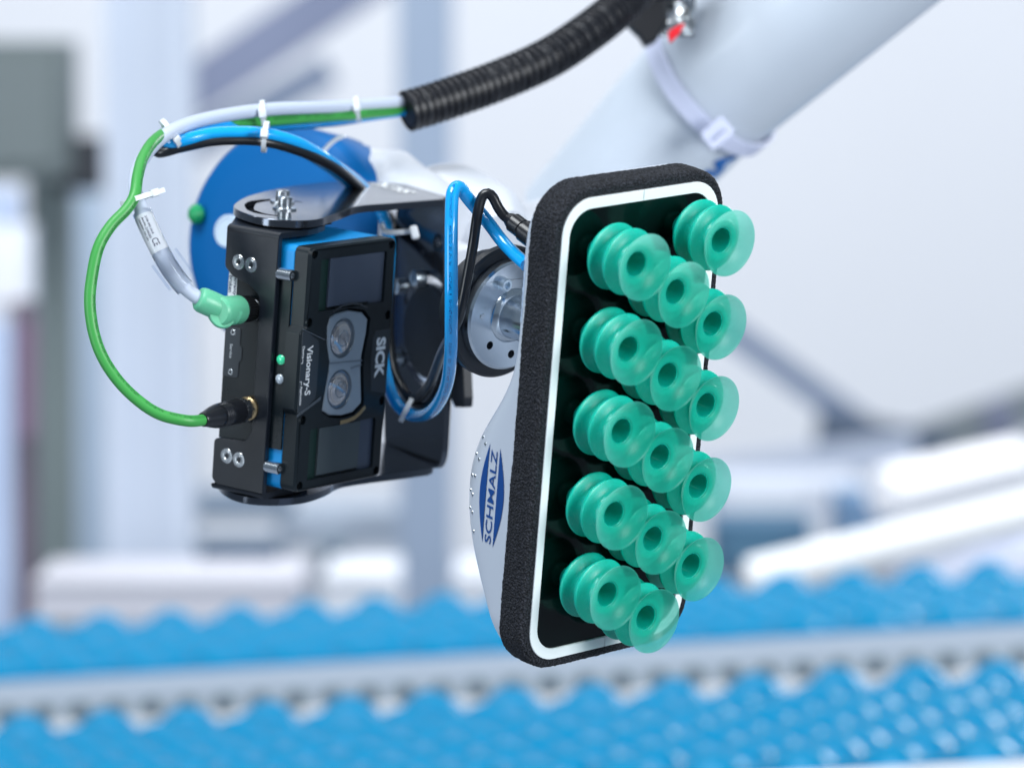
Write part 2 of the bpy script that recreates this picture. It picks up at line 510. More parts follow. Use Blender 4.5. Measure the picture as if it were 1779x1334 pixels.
# ================================================================== VACUUM GRIPPER
gr = root('vacuum_gripper', 'silver vacuum gripper with black foam rim, white ring and rows of teal suction cups', 'vacuum gripper', MG)
GS = MM*GK
prof_y = [(-151, 0), (-146, 3), (-138, 8), (-127, 18), (-111, 30), (-98, 40), (-87, 46), (-74, 52), (-60, 55), (-48, 55.5), (-36, 54), (-27, 51.5), (-17, 46.5), (-8, 40),
          (0, 34), (10, 27), (19, 20), (28, 15), (40, 11), (48, 10), (72, 10.5), (94, 12), (115, 11.5), (127, 8), (138, 4), (147, 0.5), (152, 0.3)]
def hdepth(y):
    y = max(-150, min(151, y))
    for (a, da), (b, db) in zip(prof_y, prof_y[1:]):
        if a <= y <= b:
            t = (y-a)/(b-a); return da+(db-da)*t
    return 0
def hdepth_s(y): return sum(hdepth(y+k) for k in (-14, -9, -4, 0, 4, 9, 14))/7*1.06+1.0
def hwidth(y):
    e = 150-abs(y)
    r = 30
    return 66-(r-sqrt(max(0, r*r-(r-e)**2)) if e < r else 0)
NEXP = 4.2
def hsurf(p, off=0.25):
    """push a point on to the housing's left side wall"""
    y = p.y; D = hdepth_s(y); d = max(0, min(0.98*D, -(p.z+20)))
    return Vector((-hwidth(y)*(1-(d/D)**NEXP)**(1/NEXP)-off, y, p.z))
mb = MB(); NY, NT = 90, 44
vs = []; fs = []
for i in range(NY+1):
    y = -149.5+299*i/NY; D = hdepth_s(y); w = hwidth(y)
    for k in range(NT+1):
        t = pi*k/NT; cx, sx = cos(t), sin(t)
        vs.append((w*math.copysign(abs(cx)**(2/NEXP), cx), y, -20-D*abs(sx)**(2/NEXP)))
for i in range(NY):
    for k in range(NT):
        a = i*(NT+1)+k; fs.append((a, a+1, a+NT+2, a+NT+1))
for i in (0, NY):
    fs.append(tuple(i*(NT+1)+k for k in range(NT+1)))
for i in range(NY): fs.append((i*(NT+1), (i+1)*(NT+1), (i+1)*(NT+1)+NT, i*(NT+1)+NT))
mb.add(vs, fs); mb.build('housing', 'housing_silver', gr, smooth=50, scale=GS)
# foam rim, grown as a grid so that its surface can be uneven
def rim_pt(a, hx, hy, r):
    """point on a rounded rectangle by arc length fraction a"""
    sx, sy = 2*(hx-r), 2*(hy-r); q = pi*r/2; L = 2*sx+2*sy+4*q; d = a*L
    for seg, ln in enumerate((sy, q, sx, q, sy, q, sx, q)):
        if d <= ln or seg == 7: break
        d -= ln
    if seg == 0: return (hx, -hy+r+d), (1, 0)
    if seg == 2: return (hx-r-d, hy), (0, 1)
    if seg == 4: return (-hx, hy-r-d), (-1, 0)
    if seg == 6: return (-hx+r+d, -hy), (0, -1)
    cx, cy, a0 = {1: (hx-r, hy-r, 0), 3: (-hx+r, hy-r, 90), 5: (-hx+r, -hy+r, 180), 7: (hx-r, -hy+r, 270)}[seg]
    an = radians(a0)+d/r
    return (cx+r*cos(an), cy+r*sin(an)), (cos(an), sin(an))
prof = [(0, -5)]+[(t*0.75, 0.0) for t in range(0, 6)]+[(4.4, -0.3), (5.4, -1.0), (6.1, -2.0)]+[(6.2+0.3*sin(pi*k/18), -2.8-k*0.95) for k in range(19)]+[(5.8, -20.6), (3, -21.0), (-1.5, -21.0)]
N = 900; vs = []; fs = []; K = len(prof)
for i in range(N):
    (x, y), (nx, ny) = rim_pt(i/N, 62, 143.6, 21)
    for j, (o, z) in enumerate(prof):
        p = Vector((x+nx*o, y+ny*o+0.2, z))
        if 1 <= j < K-2:
            q = 0.42*noise.noise(p*0.75)+0.30*noise.noise(p*1.9+Vector((9, 3, 1)))+0.5*noise.noise(p*0.05)
            if j <= 6: p.z += q*0.5
            else: p += Vector((nx, ny, 0))*q
        vs.append(p)
for i in range(N):
    for j in range(K-1):
        a, b = i*K+j, ((i+1) % N)*K+j
        fs.append((a, b, b+1, a+1))
mb = MB(); mb.add(vs, fs); mb.build('foam_rim', 'foam_black', gr, smooth=80, scale=GS, recalc=False)
# white ring in two halves butted at the short sides
for sgn in (-1, 1):
    n0 = 60; o_ = []; i_ = []
    for k in range(n0+1):
        a = k/n0
        # half contour from bottom centre to top centre
        pts_o = rim_pt(((0.0 if sgn > 0 else 0.5)+a*0.5) % 1.0, 62, 143.4, 21)[0]
        o_.append(pts_o)
    def half(hx, hy, r):
        out = [(0.5 if sgn > 0 else -0.5, -hy)]
        cs = [(hx-r, -hy+r, -90), (hx-r, hy-r, 0)] if sgn > 0 else None
        if sgn > 0:
            for cx, cy, a0 in cs: out += circ(cx, cy, r, 12, a0, a0+90)
        else:
            for cx, cy, a0 in ((-hx+r, -hy+r, 270), (-hx+r, hy-r, 180)): out += circ(cx, cy, r, 12, a0, a0-90)
        out.append((0.18*sgn, hy)); out[0] = (0.18*sgn, -hy)
        return out
    poly = half(62, 143.4, 21)+half(56.3, 136.8, 16)[::-1]
    m_ = MB(); m_.prism(ccw(poly), -1.0, 0.9, bev=0.3); m_.build('sealing_strip', 'ring_white', gr, scale=GS)
m_ = MB(); m_.prism(rr(-56.4, 56.4, -136.9, 136.9, 16), -3, -0.6); m_.build('base_plate', 'gloss_black', gr, scale=GS)
# suction cup: bellows and thin lip
body = [(7.0, -0.6), (7.2, 5.5), (9, 6.3), (13, 8.2), (16.5, 10.4), (19.0, 13.0), (20.0, 14.8), (19.9, 15.6), (19.2, 16.0), (15.5, 17.4), (13.0, 19.4), (13.2, 20.6), (16.2, 22.8),
        (18.8, 25.6), (19.9, 27.6), (19.9, 28.5), (19.2, 28.9), (15.5, 30.3), (13.2, 32.2), (13.0, 33.0), (12.4, 34.2), (10.5, 34.4), (8.8, 34.1), (7.9, 33.8), (7.4, 33.0), (7.4, 20), (6.5, 17.5), (0, 17.0)]
lip = [(8.3, 33.7), (11.5, 34.2), (13.6, 35.0), (15.6, 36.5), (17.6, 38.6), (19.2, 40.4), (20.1, 41.6), (20.0, 42.0), (19.6, 42.0), (18.6, 40.9), (17.0, 39.2), (15.0, 37.6), (12.2, 36.2), (9.6, 35.3), (8.5, 34.9), (8.0, 34.4)]
cup = bpy.data.objects.new('suction_cup', None)
def smooth_prof(p, n=3):
    v = [Vector((a, b)) for a, b in p]; out = []
    for i in range(len(v)-1):
        p0, p1, p2, p3 = v[max(i-1, 0)], v[i], v[i+1], v[min(i+2, len(v)-1)]
        for k in range(n):
            t = k/n
            out.append(tuple(0.5*((2*p1)+(-p0+p2)*t+(2*p0-5*p1+4*p2-p3)*t*t+(-p0+3*p1-3*p2+p3)*t**3)))
    out.append(p[-1]); return out
m_ = MB(); m_.lathe(smooth_prof(body, 2), n=72); cb = m_.build('suction_cup', 'silicone_teal', gr, smooth=75, scale=GS)
m_ = MB(); m_.lathe(lip+[lip[0]], n=72); cl = m_.build('lip', 'silicone_thin', cb, smooth=75, scale=GS)
first = True
for col, (x, y0) in enumerate(((-33.5, 110.9), (0.0, 89.9), (33.6, 117.1))):
    for k in range(5):
        if first: c_ = cb; first = False
        else:
            c_ = cb.copy(); COL.objects.link(c_); c_.parent = gr
            l_ = cl.copy(); COL.objects.link(l_); l_.parent = c_
        c_.location = (Vector((x, y0-50.9*k, 0)))*GS
        c_.rotation_euler = (random.uniform(-.012, .012), random.uniform(-.012, .012), random.uniform(0, 6.28))
# logo on the side wall
def patch(name, outline, m, n=1, off=0.25, parent=gr):
    """flat outline in (y, z) of the side wall, laid on the housing"""
    tri = tessellate_polygon([[Vector((a, b, 0)) for a, b in outline]])
    m_ = MB(); m_.add([hsurf(Vector((0, a, b)), off) for a, b in outline], [tuple(t) for t in tri])
    return m_.build(name, m, parent, smooth=0, scale=GS, recalc=False)
# two curved blue segments, drawn as strips so that they follow the wall
def strip(name, pa, pb, m, off=0.3):
    m_ = MB(); n = len(pa); vs = []
    for a, b in zip(pa, pb):
        for t in (0, .5, 1): vs.append(hsurf(Vector((0, a[0]*(1-t)+b[0]*t, a[1]*(1-t)+b[1]*t)), off))
    fs = []
    for i in range(n-1):
        for q in (0, 1): fs.append((i*3+q, i*3+q+1, (i+1)*3+q+1, (i+1)*3+q))
    m_.add(vs, fs); return m_.build(name, m, gr, smooth=60, scale=GS, recalc=False)
Y0, Y1 = -79.0, -16.5
def cz(y): return -38.6
n = 26
ys = [Y0+(Y1-Y0)*k/n for k in range(n+1)]
bul = lambda y: sin(pi*(y-Y0)/(Y1-Y0))
strip('logo_segment', [(y, cz(y)-5.4-6.4*bul(y)) for y in ys], [(y, cz(y)-5.4) for y in ys], 'logo_blue')
strip('logo_segment', [(y, cz(y)+4.6) for y in ys], [(y, cz(y)+4.6+6.6*bul(y)) for y in ys], 'logo_blue')
text('logo_lettering', 'SCHMALZ', 6.0, axes((-70, Y0+1.2, cz(0)+2.6), (0, 1, 0), (0, 0, -1)), 'logo_blue', gr, bold=0.008, width=58.5,
     conform=lambda p: hsurf(p, 0.35)*GK)
m_ = MB(); m_.lathe([(1.25, 0), (1.1, 0.35), (0.6, 0.6), (0, 0.65)], n=12)
d0 = None
for y, z in ((-16.3, -54.7), (-18.7, -49.6), (-28.4, -60.1), (-30.1, -54.7), (-42.5, -62.0), (-41.5, -57.6), (-52.2, -62.6), (-53.7, -59.0), (-63.2, -62.0), (-64.7, -58.1), (-76.0, -55.3)):
    if d0 is None: d0 = m_.build('dimple', 'steel', gr, scale=GS); o = d0
    else: o = d0.copy(); COL.objects.link(o); o.parent = gr
    p = hsurf(Vector((0, y, z)), 0.0); e = 0.5
    nrm = (hsurf(Vector((0, y+e, z)), 0)-p).cross(hsurf(Vector((0, y, z+e)), 0)-p)
    if nrm.x > 0: nrm = -nrm
    o.matrix_local = along(p*GS, nrm)
# small printed type plate at the neck
lab = [(104+(-40)*k/10, -24.2) for k in range(11)]; lab2 = [(104+(-40)*k/10, -29.0) for k in range(11)]
strip('type_label', lab, lab2, 'label_pale', 0.2)
text('type_print', 'Art.No. 10.01.38', 1.9, axes((-70, 67.5, -25.6), (0, 1, 0), (0, 0, -1)), 'print_dark', gr, bold=0.01, width=15, conform=lambda p: hsurf(p, 0.32)*GK)
text('type_print', 'Ser. 3271  24V DC', 1.9, axes((-70, 85.5, -25.6), (0, 1, 0), (0, 0, -1)), 'print_dark', gr, bold=0.01, width=16, conform=lambda p: hsurf(p, 0.32)*GK)

# ================================================================== STEREO CAMERA
sc = root('stereo_camera', 'black and blue stereo camera with two lenses and dark windows, clamped in black bracket', 'camera', MS)
m_ = MB(); m_.prism(rr(-46.5, 46.5, -80, 80, 5), -64, -11.8, bev=1.0); m_.build('housing', 'blue_paint', sc)
# black connector panel on the left side
m_ = MB(); m_.box(-48.0, -46.4, -53.5, 58, -63.6, -12.5); cp = m_.build('connector_panel', 'black_plastic', sc)
m_ = MB(); m_.box(-48.08, -48.0, -25.4, -24.9, -63.5, -35); m_.build('seam', 'recess_black', cp)
# front cover
lens_hole = fillet([(-23.6, 27), (-22.3, 15), (-18.6, 4), (-18.8, -3), (-22.6, -24), (-23.0, -29.5), (-14, -34), (0, -36), (13, -35), (22.5, -29.5), (22.6, -26), (19.6, -5), (19.6, 4), (22.8, 18), (23.6, 28.5), (16, 34.5), (0, 37.2), (-14, 36.2), (-21, 33.5)], 2.2, 3)
win1 = rr(-34, 37, 37.8, 71.9, 1.5, 3); win2 = rr(-34, 37, -73.2, -39.4, 1.5, 3)
outer = fillet([(-46.5, -80), (47, -80.5), (47, 80), (-46.5, 80), (-46.5, 29), (-50.5, 25), (-50.5, -25), (-46.5, -29)], [5, 5, 5, 5, 1, 2, 2, 1])
screws = [(-41.4, 76), (41.4, 76), (-42.7, 31.5), (42.7, 28.7), (-42.7, -32.4), (42.7, -28.9), (-41.4, -76), (41.4, -76)]
holes = [win1, win2, lens_hole]+[circ(x, y, 3.1, 18) for x, y in screws]
m_ = MB(); m_.prism(outer, -12, 0, holes=holes, bev=1.8); m_.build('front_cover', 'black_plastic', sc, smooth=25)
m_ = MB(); m_.prism(rr(-43, 43, -79, 79, 3), -9, -7.6); m_.build('inner_plate', 'recess_black', sc)
screw_mb = MB()
screw_mb.lathe([(2.5, -4), (2.5, 0.2), (2.1, 0.6), (1.4, 0.6), (1.25, -0.6), (0, -0.6)], n=18)
s0 = None
for x, y in screws:
    if s0 is None: s0 = screw_mb.build('cover_screw', 'screw_dark', sc); o = s0
    else: o = s0.copy(); COL.objects.link(o); o.parent = sc
    o.location = Vector((x, y, -2.4))*MM
for (ya, yb, gm) in ((39.6, 71.7, 'window_glass'), (-71.6, -40.1, 'window_glass_grey')):
    m_ = MB(); m_.prism([(-22.6, ya), (22.0, ya), (22.0, yb), (-22.6, yb)], -4, -1.2, bev=0.2); m_.build('window', gm, sc)
    m_ = MB(); m_.prism([(-34.2, ya-2), (-22.9, ya-2), (-22.9, yb+0.4), (-34.2, yb+0.4)], -6, -2.6, bev=0.2); m_.build('green_insert', 'green_panel', sc)
    m_ = MB(); m_.prism([(22.4, ya-2), (37.2, ya-2), (37.2, yb+0.4), (22.4, yb+0.4)], -6, -2.2, bev=0.2); m_.build('dark_insert', 'window_glass', sc)
    m_ = MB(); m_.box(-22.9, 22.4, ya-2.2, ya-0.2, -6, -2.6); m_.build('window_sill', 'black_plastic', sc)
# lens insert
ins = inset(lens_hole, 1.7)
m_ = MB(); m_.prism(ins, -7, -0.9, holes=[circ(-4.6, 17.6, 13.4, 40), circ(-4.2, -16.4, 13.4, 40)], bev=0.7); lw = m_.build('lens_window', 'lens_body', sc)
m_ = MB()
for a, b in (((-17.5, 2.2), (18.5, 0.6)), ((6.5, -3.6), (18.0, -2.2))):
    a, b = Vector((*a, 0)), Vector((*b, 0)); d = (b-a).normalized(); q = Vector((-d.y, d.x, 0))*0.45
    m_.prism(ccw([tuple((a+q)[:2]), tuple((b+q)[:2]), tuple((b-q)[:2]), tuple((a-q)[:2])]), -0.92, -0.55)
m_.build('ridge', 'lens_ring', lw)
l0 = None
for x, y in ((-4.6, 17.6), (-4.2, -16.4)):
    if l0 is None:
        m_ = MB()
        m_.lathe([(13.9, -3.2), (13.4, -1.2), (12.9, -1.0), (12.4, -2.2), (11.8, -2.3), (11.6, -1.6), (11.1, -1.7), (10.9, -2.9), (10.3, -3.0), (10.1, -2.4), (9.6, -2.5), (9.5, -3.0)], n=56)
        l0 = m_.build('lens', 'lens_ring', sc, smooth=40)
        m_ = MB(); m_.lathe([(11.6, -2.6), (10.4, -1.7), (8.4, -0.9), (6.6, -0.3), (4.4, 0.2), (2.2, 0.5), (0, 0.6)], n=48); l1 = m_.build('lens_glass', 'lens_glass', l0, smooth=80)
        m_ = MB(); m_.lathe([(9.2, -1.3), (9.1, -0.9), (8.5, -0.7), (8.4, -1.0)], n=40); l2 = m_.build('inner_ring', 'lens_pupil', l0, smooth=40)
        m_ = MB(); m_.lathe([(5.6, -0.1), (5.4, 0.25), (4.9, 0.4), (4.8, 0.1)], n=32); l3 = m_.build('inner_ring', 'lens_ring', l0, smooth=40)
        o = l0
    else:
        o = copy_tree(l0, sc)
    o.location = Vector((x, y, 0))*MM
# bright turned arc below the lower lens, dull one above the upper
def arcbar(name, pts, w, z0, z1, m):
    a = [Vector(p) for p in pts]; lo = []; hi = []
    for i, p in enumerate(a):
        t = (a[min(i+1, len(a)-1)]-a[max(i-1, 0)]).normalized(); q = Vector((-t.y, t.x))*w/2
        lo.append(tuple(p-q)); hi.append(tuple(p+q))
    m_ = MB(); m_.prism(ccw(hi+lo[::-1]), z0, z1, bev=min(0.3, w/5)); return m_.build(name, m, sc)
arcbar('bright_arc', [(-2, -38.6), (6, -38.3), (13, -37.2), (19, -34.6), (24.5, -31.0)], 2.6, -0.4, 0.35, 'brass')
arcbar('dark_arc', [(-18, 36.4), (-8, 39.2), (2, 39.8), (12, 38.5), (19, 35.6)], 1.2, -0.4, 0.2, 'black_plastic_label')
# raised label fields beside the lenses
m_ = MB(); m_.prism(ccw([(-49.3, 26.6), (-49.3, -26.8), (-45, -27.2), (-31.5, -19.5), (-30.4, -14), (-30.4, 13), (-31.8, 18.8), (-44, 25.6)]), -0.1, 0.25, bev=0.1); lp = m_.build('label_field', 'black_plastic_label', sc)
m_ = MB(); m_.prism(ccw([(27.6, 15), (30, 19.2), (46, 19.2), (46, -24.2), (29, -20.5), (27.0, 0)]), -0.1, 0.25, bev=0.1); m_.build('label_field', 'black_plastic_label', sc)
m_ = MB()
for a, b in (((-49.5, 28.0), (-25.0, 18.6)), ((-49.5, -28.2), (-25.2, -18.9)), ((-49.5, -29.2), (-25.6, -20.2))):
    a, b = Vector(a), Vector(b); d = (b-a).normalized(); q = Vector((-d.y, d.x))*0.22
    m_.prism(ccw([tuple(a+q), tuple(b+q), tuple(b-q), tuple(a-q)]), -0.05, 0.4)
m_.build('edge_rib', 'steel', sc)
text('lettering', 'SICK', 10.4, axes((31.6, 14.4, 0.3), (0, -1, 0), (1, 0, 0)), 'print_white', sc, bold=0.045, width=27)
text('lettering', 'Visionary-S', 8.0, axes((-45.2, 16.4, 0.3), (0, -1, 0), (1, 0, 0)), 'print_white', sc, bold=0.022, width=32.5)
text('lettering', 'Device', 2.6, axes((-48.6, 16.6, 0.3), (0, -1, 0), (1, 0, 0)), 'print_white', sc, bold=0.012, width=8.0)
text('lettering', 'Application', 2.9, axes((-48.8, -9.5, 0.3), (0, -1, 0), (1, 0, 0)), 'print_white', sc, bold=0.012, width=12.5)
m_ = MB()
m_.box(-47.6, -47.1, 5.4, 8.0, .3, .36); m_.box(-49.1, -47.1, 5.4, 5.8, .3, .36); m_.box(-47.6, -47.1, -8.8, -6.4, .3, .36); m_.box(-49.1, -47.1, -6.8, -6.4, .3, .36)
m_.build('print_marks', 'print_white', sc, smooth=0)
# side: service cover, screws, print, status lamps, warning label, set screws
sv = fillet([(20.4, -63.2), (20.4, -50.6), (9.3, -50.6), (7.5, -48.6), (0, -48.6), (-2.0, -50.6), (-12.6, -50.6), (-12.6, -63.2)], [0.5, 1.5, 1, 1, 1, 1, 2.5, 0.5], 4)
Mside = axes((-48.0, 0, 0), (0, 1, 0), (0, 0, 1), (1, 0, 0))
Msd = Matrix(((0, 0, -1, -48.0), (1, 0, 0, 0), (0, -1, 0, 0), (0, 0, 0, 1)))  # u->y, v->-z, w->-x
svp = ccw([(y, -z) for y, z in sv])
m_ = MB(); m_.prism(svp, 0, 0.55, bev=0.2, M=Msd); so = m_.build('service_cover', 'black_plastic_label', cp)
m_ = MB(); m_.prism(ccw(inset(svp, -0.5)), 0.0, 0.06, M=Msd); m_.build('cover_gap', 'recess_black', cp)
m_ = MB(); m_.lathe([(0.9, 0.7), (1.0, 1.0), (1.9, 1.0), (2.1, 0.75), (2.1, 0.5)], n=18); a_ = m_.build('cover_screw', 'steel', so)
a_.matrix_local = Matrix.Translation(Vector((-48, 18.0-1, -56.8))*MM) @ Matrix.Rotation(-pi/2, 4, 'Y')
b_ = a_.copy(); COL.objects.link(b_); b_.parent = so
b_.matrix_local = Matrix.Translation(Vector((-48, -9.2, -56.8))*MM) @ Matrix.Rotation(-pi/2, 4, 'Y')
text('lettering', 'Service', 2.2, axes((-48.6, 9.2, -58.6), (0, -1, 0), (0, 0, 1)), 'print_grey', so, bold=0.02, width=9.4)
for y, mm_, nm in ((5.3, 'led_green', 'status_lamp'), (-7.4, 'led_clear', 'status_lamp')):
    m_ = MB(); m_.lathe([(3.2, -1), (3.2, 1.2), (2.4, 2.0), (1.2, 2.4), (0, 2.5)], n=24)
    o = m_.build(nm, mm_, sc); o.matrix_local = Matrix.Translation(Vector((-47.6, y, -16.6))*MM) @ Matrix.Rotation(-pi/2, 4, 'Y')
m_ = MB(); m_.box(-48.12, -48.02, 39.5, 58, -63.4, -56.5); wl = m_.build('warranty_label', 'marker_white', cp, smooth=0)
text('lettering', 'warranty', 3.0, axes((-48.16, 55.5, -59.7), (0, -1, 0), (0, 0, 1)), 'print_dark', wl, bold=0.02, width=14.5)
text('lettering', 'broken', 3.0, axes((-48.16, 53.5, -63.0), (0, -1, 0), (0, 0, 1)), 'print_dark', wl, bold=0.02, width=11)
# sockets for the two plugs
m_ = MB(); m_.cyl(7.4, 0, 4.0, n=28, bev=0.4); sk = m_.build('cable_socket', 'screw_dark', sc); sk.matrix_local = Matrix.Translation(Vector((-48, 34.6, -40))*MM) @ Matrix.Rotation(-pi/2, 4, 'Y')
sk2 = sk.copy(); COL.objects.link(sk2); sk2.parent = sc; sk2.matrix_local = Matrix.Translation(Vector((-48, -32.4, -40.5))*MM) @ Matrix.Rotation(-pi/2, 4, 'Y')

# ================================================================== INNER BRACKET
ib = root('camera_cradle', 'black bent metal cradle holding the stereo camera, with two pairs of countersunk screws', 'bracket', MS)
side = fillet([(-87.5, -21.5), (87.5, -21.5), (87.5, -64), (59.5, -64), (54, -57), (50.5, -43.5), (45, -35), (38, -33.8), (-44, -33.8), (-51.5, -38), (-53.5, -64), (-80, -64), (-87.5, -58)],
              [0, 0, 3, 4, 5, 4, 5, 3, 3, 6, 4, 4, 5], 5)
sp_ = ccw([(max(-84, min(84, y)), -z) for y, z in side])
Msd2 = Matrix(((0, 0, -1, -48.6), (1, 0, 0, 0), (0, -1, 0, 0), (0, 0, 0, 1)))
m_ = MB(); m_.prism(sp_, 0.0, 3.9, M=Msd2, bev=0.5)
# bends and arms
def armpoly(top=True):
    return [(-49, -21.5), (-22, -21.5), (-8, -24), (6, -29), (15, -37), (26, -50), (36, -64), (36, -80), (26, -91), (6, -95), (-14, -87), (-32, -75), (-49, -64)]
for sg in (1, -1):
    na = 6
    for z0, z1 in ((-64, -21.5),):
        vs = []; 
        for k in range(na+1):
            a = radians(90*k/na)
            for r_ in (3.5, 0.0001) if False else (3.5, -0.4):
                rad = 3.5 if r_ > 0 else 0.05
                for z in (z0, z1): vs.append((-49+(-rad*cos(a)), sg*(84+rad*sin(a)), z))
        fs = []
        for k in range(na):
            b = k*4
            fs += [(b, b+1, b+5, b+4), (b+2, b+6, b+7, b+3), (b, b+4, b+6, b+2), (b+1, b+3, b+7, b+5)]
        m_.add(vs, fs)
    Mt = Matrix(((1, 0, 0, 0), (0, 0, sg, sg*84.0), (0, 1, 0, 0), (0, 0, 0, 1)))
    m_.prism(ccw(fillet(armpoly(), [0]+[3]*11+[0], 3)), -0.4, 3.5, M=Mt, bev=0.5)
m_.build('plate', 'black_anodised', ib, smooth=35)
m_ = MB(); m_.lathe([(0, -2.0), (1.5, -2.0), (1.6, 0.0), (1.9, 0.30), (3.2, 0.34), (3.3, 0.26), (3.5, 0.26), (3.6, 0.32), (4.7, 0.30), (4.95, 0.1), (4.95, -0.5)], n=28)
s1 = None
for y, z in ((64.0, -53.0), (63.6, -42.7), (-63.8, -52.7), (-64.6, -42.6)):
    if s1 is None: s1 = m_.build('countersunk_screw', 'steel', ib); o = s1
    else: o = s1.copy(); COL.objects.link(o); o.parent = ib
    o.matrix_local = Matrix.Translation(Vector((-52.5, y, z))*MM) @ Matrix.Rotation(-pi/2, 4, 'Y')
# set screws, threaded, pointing forward
def thread_prof(r, L, p=1.15):
    out = [(0, 0), (r-0.5, 0)]; z = 0.4
    while z < L-1.2: out += [(r, z+p*0.25), (r-0.45, z+p*0.75)]; z += p
    return out+[(r-0.1, L-0.6), (r-0.6, L), (2.0, L), (1.85, L-2.5), (0, L-2.5)]
for y in (61.0, -65.5):
    m_ = MB(); m_.lathe(thread_prof(3.9, 11.5), n=24)
    o = m_.build('set_screw', 'steel', ib); o.matrix_local = Matrix.Translation(Vector((-49.2, y, -22.5))*MM)

# ================================================================== OUTER BRACKET
ob = root('mounting_bracket', 'black C shaped bracket with slotted grey-sheened top arm and round slots in its back', 'bracket', MS)
toparm_old = [(150.5, -37), (145, -33), (92, -39.5), (65, -43), (35, -35), (17, -28), (2, -22), (-10, -18.8), (-24, -20.5), (-36, -27), (-43.5, -38), (-46, -50), (-43.5, -63), (-35, -74), (-22, -84), (0, -95), (32, -107), (93, -122), (130, -122), (177, -98)]
def smooth2(pts, n=4):
    v = [Vector(p) for p in pts]; out = []
    for i in range(len(v)-1):
        p0, p1, p2, p3 = v[max(i-1, 0)], v[i], v[i+1], v[min(i+2, len(v)-1)]
        for k in range(n):
            t = k/n; out.append(tuple(0.5*((2*p1)+(-p0+p2)*t+(2*p0-5*p1+4*p2-p3)*t*t+(-p0+3*p1-3*p2+p3)*t**3)))
    out.append(tuple(v[-1])); return out
top_out = ccw([(151, -37.5), (145, -33.5)]+smooth2([(92.3, -39.2), (80, -41.2), (65, -42.6), (50, -40), (35, -35), (18, -29), (0.7, -23.6), (-9, -20.4), (-19, -19), (-29, -20.6), (-37, -25.5), (-42.5, -33), (-44.6, -41.5), (-43.5, -50), (-40, -59.2), (-34.5, -69.5), (-27, -79), (-15, -88.8), (0.3, -97.5), (16, -105), (32, -111), (60, -118.5), (93, -125), (128, -126)], 4)+[(152, -121), (177, -97)])
under = ccw(smooth2([(8, -25), (-9, -22.5), (-19, -21.5), (-28, -23), (-35, -27.5), (-40, -34), (-42, -41.5), (-41, -50), (-37.5, -58), (-32, -68), (-25, -77), (-13, -86.5), (1, -94.5), (16, -101), (32, -106), (44, -106), (48, -90), (40, -62), (26, -42), (8, -29)], 4)[:-1])
slot = ccw(smooth2([(38.3, -72.5), (36.5, -84), (32.4, -89.6), (24.3, -93.7), (9.0, -93.4), (-3, -88.5), (-12.5, -82), (-25.2, -70), (-30.5, -62), (-32.9, -55), (-32, -47.5), (-29.6, -41)], 4)+smooth2([(-26.6, -43), (-28.2, -48.5), (-27.6, -53.5), (-24.5, -61.5), (-20.1, -68), (-7.1, -77.8), (0, -82.5), (6.5, -85.4), (18.9, -87.2), (26, -84), (32, -79), (36.3, -72.3)], 4))
bot_out = ccw([(138, -25), (134, -19), (126, -17)]+smooth2([(92, -22), (70, -26), (52, -28), (42, -28), (30, -25), (19, -20.7), (2, -16), (-15, -13.6), (-29, -15.5), (-40, -20.5), (-47.5, -28), (-51, -37), (-49, -49), (-43, -60), (-36, -69), (-27, -78), (-14, -87), (0.3, -95), (32, -108), (93, -122), (128, -124)], 4)+[(152, -121), (177, -97)])
Mtop = Matrix(((1, 0, 0, 0), (0, 0, 1, 89.2), (0, 1, 0, 0), (0, 0, 0, 1)))
m_ = MB(); m_.prism(top_out, 0, 4.8, holes=[slot], M=Mtop, bev=0.5)
m2_ = MB(); m2_.prism(under, -0.9, -0.2, M=Mtop); m2_.build('slot_backing', 'recess_black', ob)  # black sheet added under the slot to keep its opening dark
Mbot = Matrix(((1, 0, 0, 0), (0, 0, -1, -88.2), (0, 1, 0, 0), (0, 0, 0, 1)))
m_.prism(bot_out, 0, 4.8, M=Mbot, bev=0.5)
# back plate in its own plane: u along the bend, v up, w outwards from the camera
u_ = Vector((.401, 0, -.916)); n_ = Vector((.916, 0, .401))
Mb = axes((151, 0, -38), u_, (0, 1, 0), n_)
bp = fillet([(-0.5, 94), (-10, 20), (-21, -44), (-22.5, -93), (56, -93), (62, -60), (62, 94)], [1, 20, 20, 16, 1, 10, 1], 6)
cxb, cyb = 9.0, 0.0
bh = [arcslot(cxb, cyb, 33, 38, 25, 165), arcslot(cxb, cyb, 33, 38, 200, 318), circ(24.1, 52, 2.7, 18), circ(4.3, 62, 4.2, 20), circ(8.6, 0, 2.4, 16)]
m_.prism(bp, 0, 5, holes=bh, M=Mb, bev=0.5)
m_.build('plate', 'bracket_black', ob, smooth=35)
m_ = MB(); m_.lathe([(4.2, 3), (4.2, -0.4), (5.6, -0.7), (6.2, -0.3), (6.2, 0.2)], n=28, M=Mb @ Matrix.Translation((4.3, 62, 0))); m_.build('threaded_insert', 'screw_dark', ob)
m_ = MB(); m_.lathe([(2.4, 1), (2.4, -0.2), (3.2, -0.35), (3.6, 0.1)], n=24, M=Mb @ Matrix.Translation((8.6, 0, 0))); m_.build('centre_bush', 'screw_dark', ob)
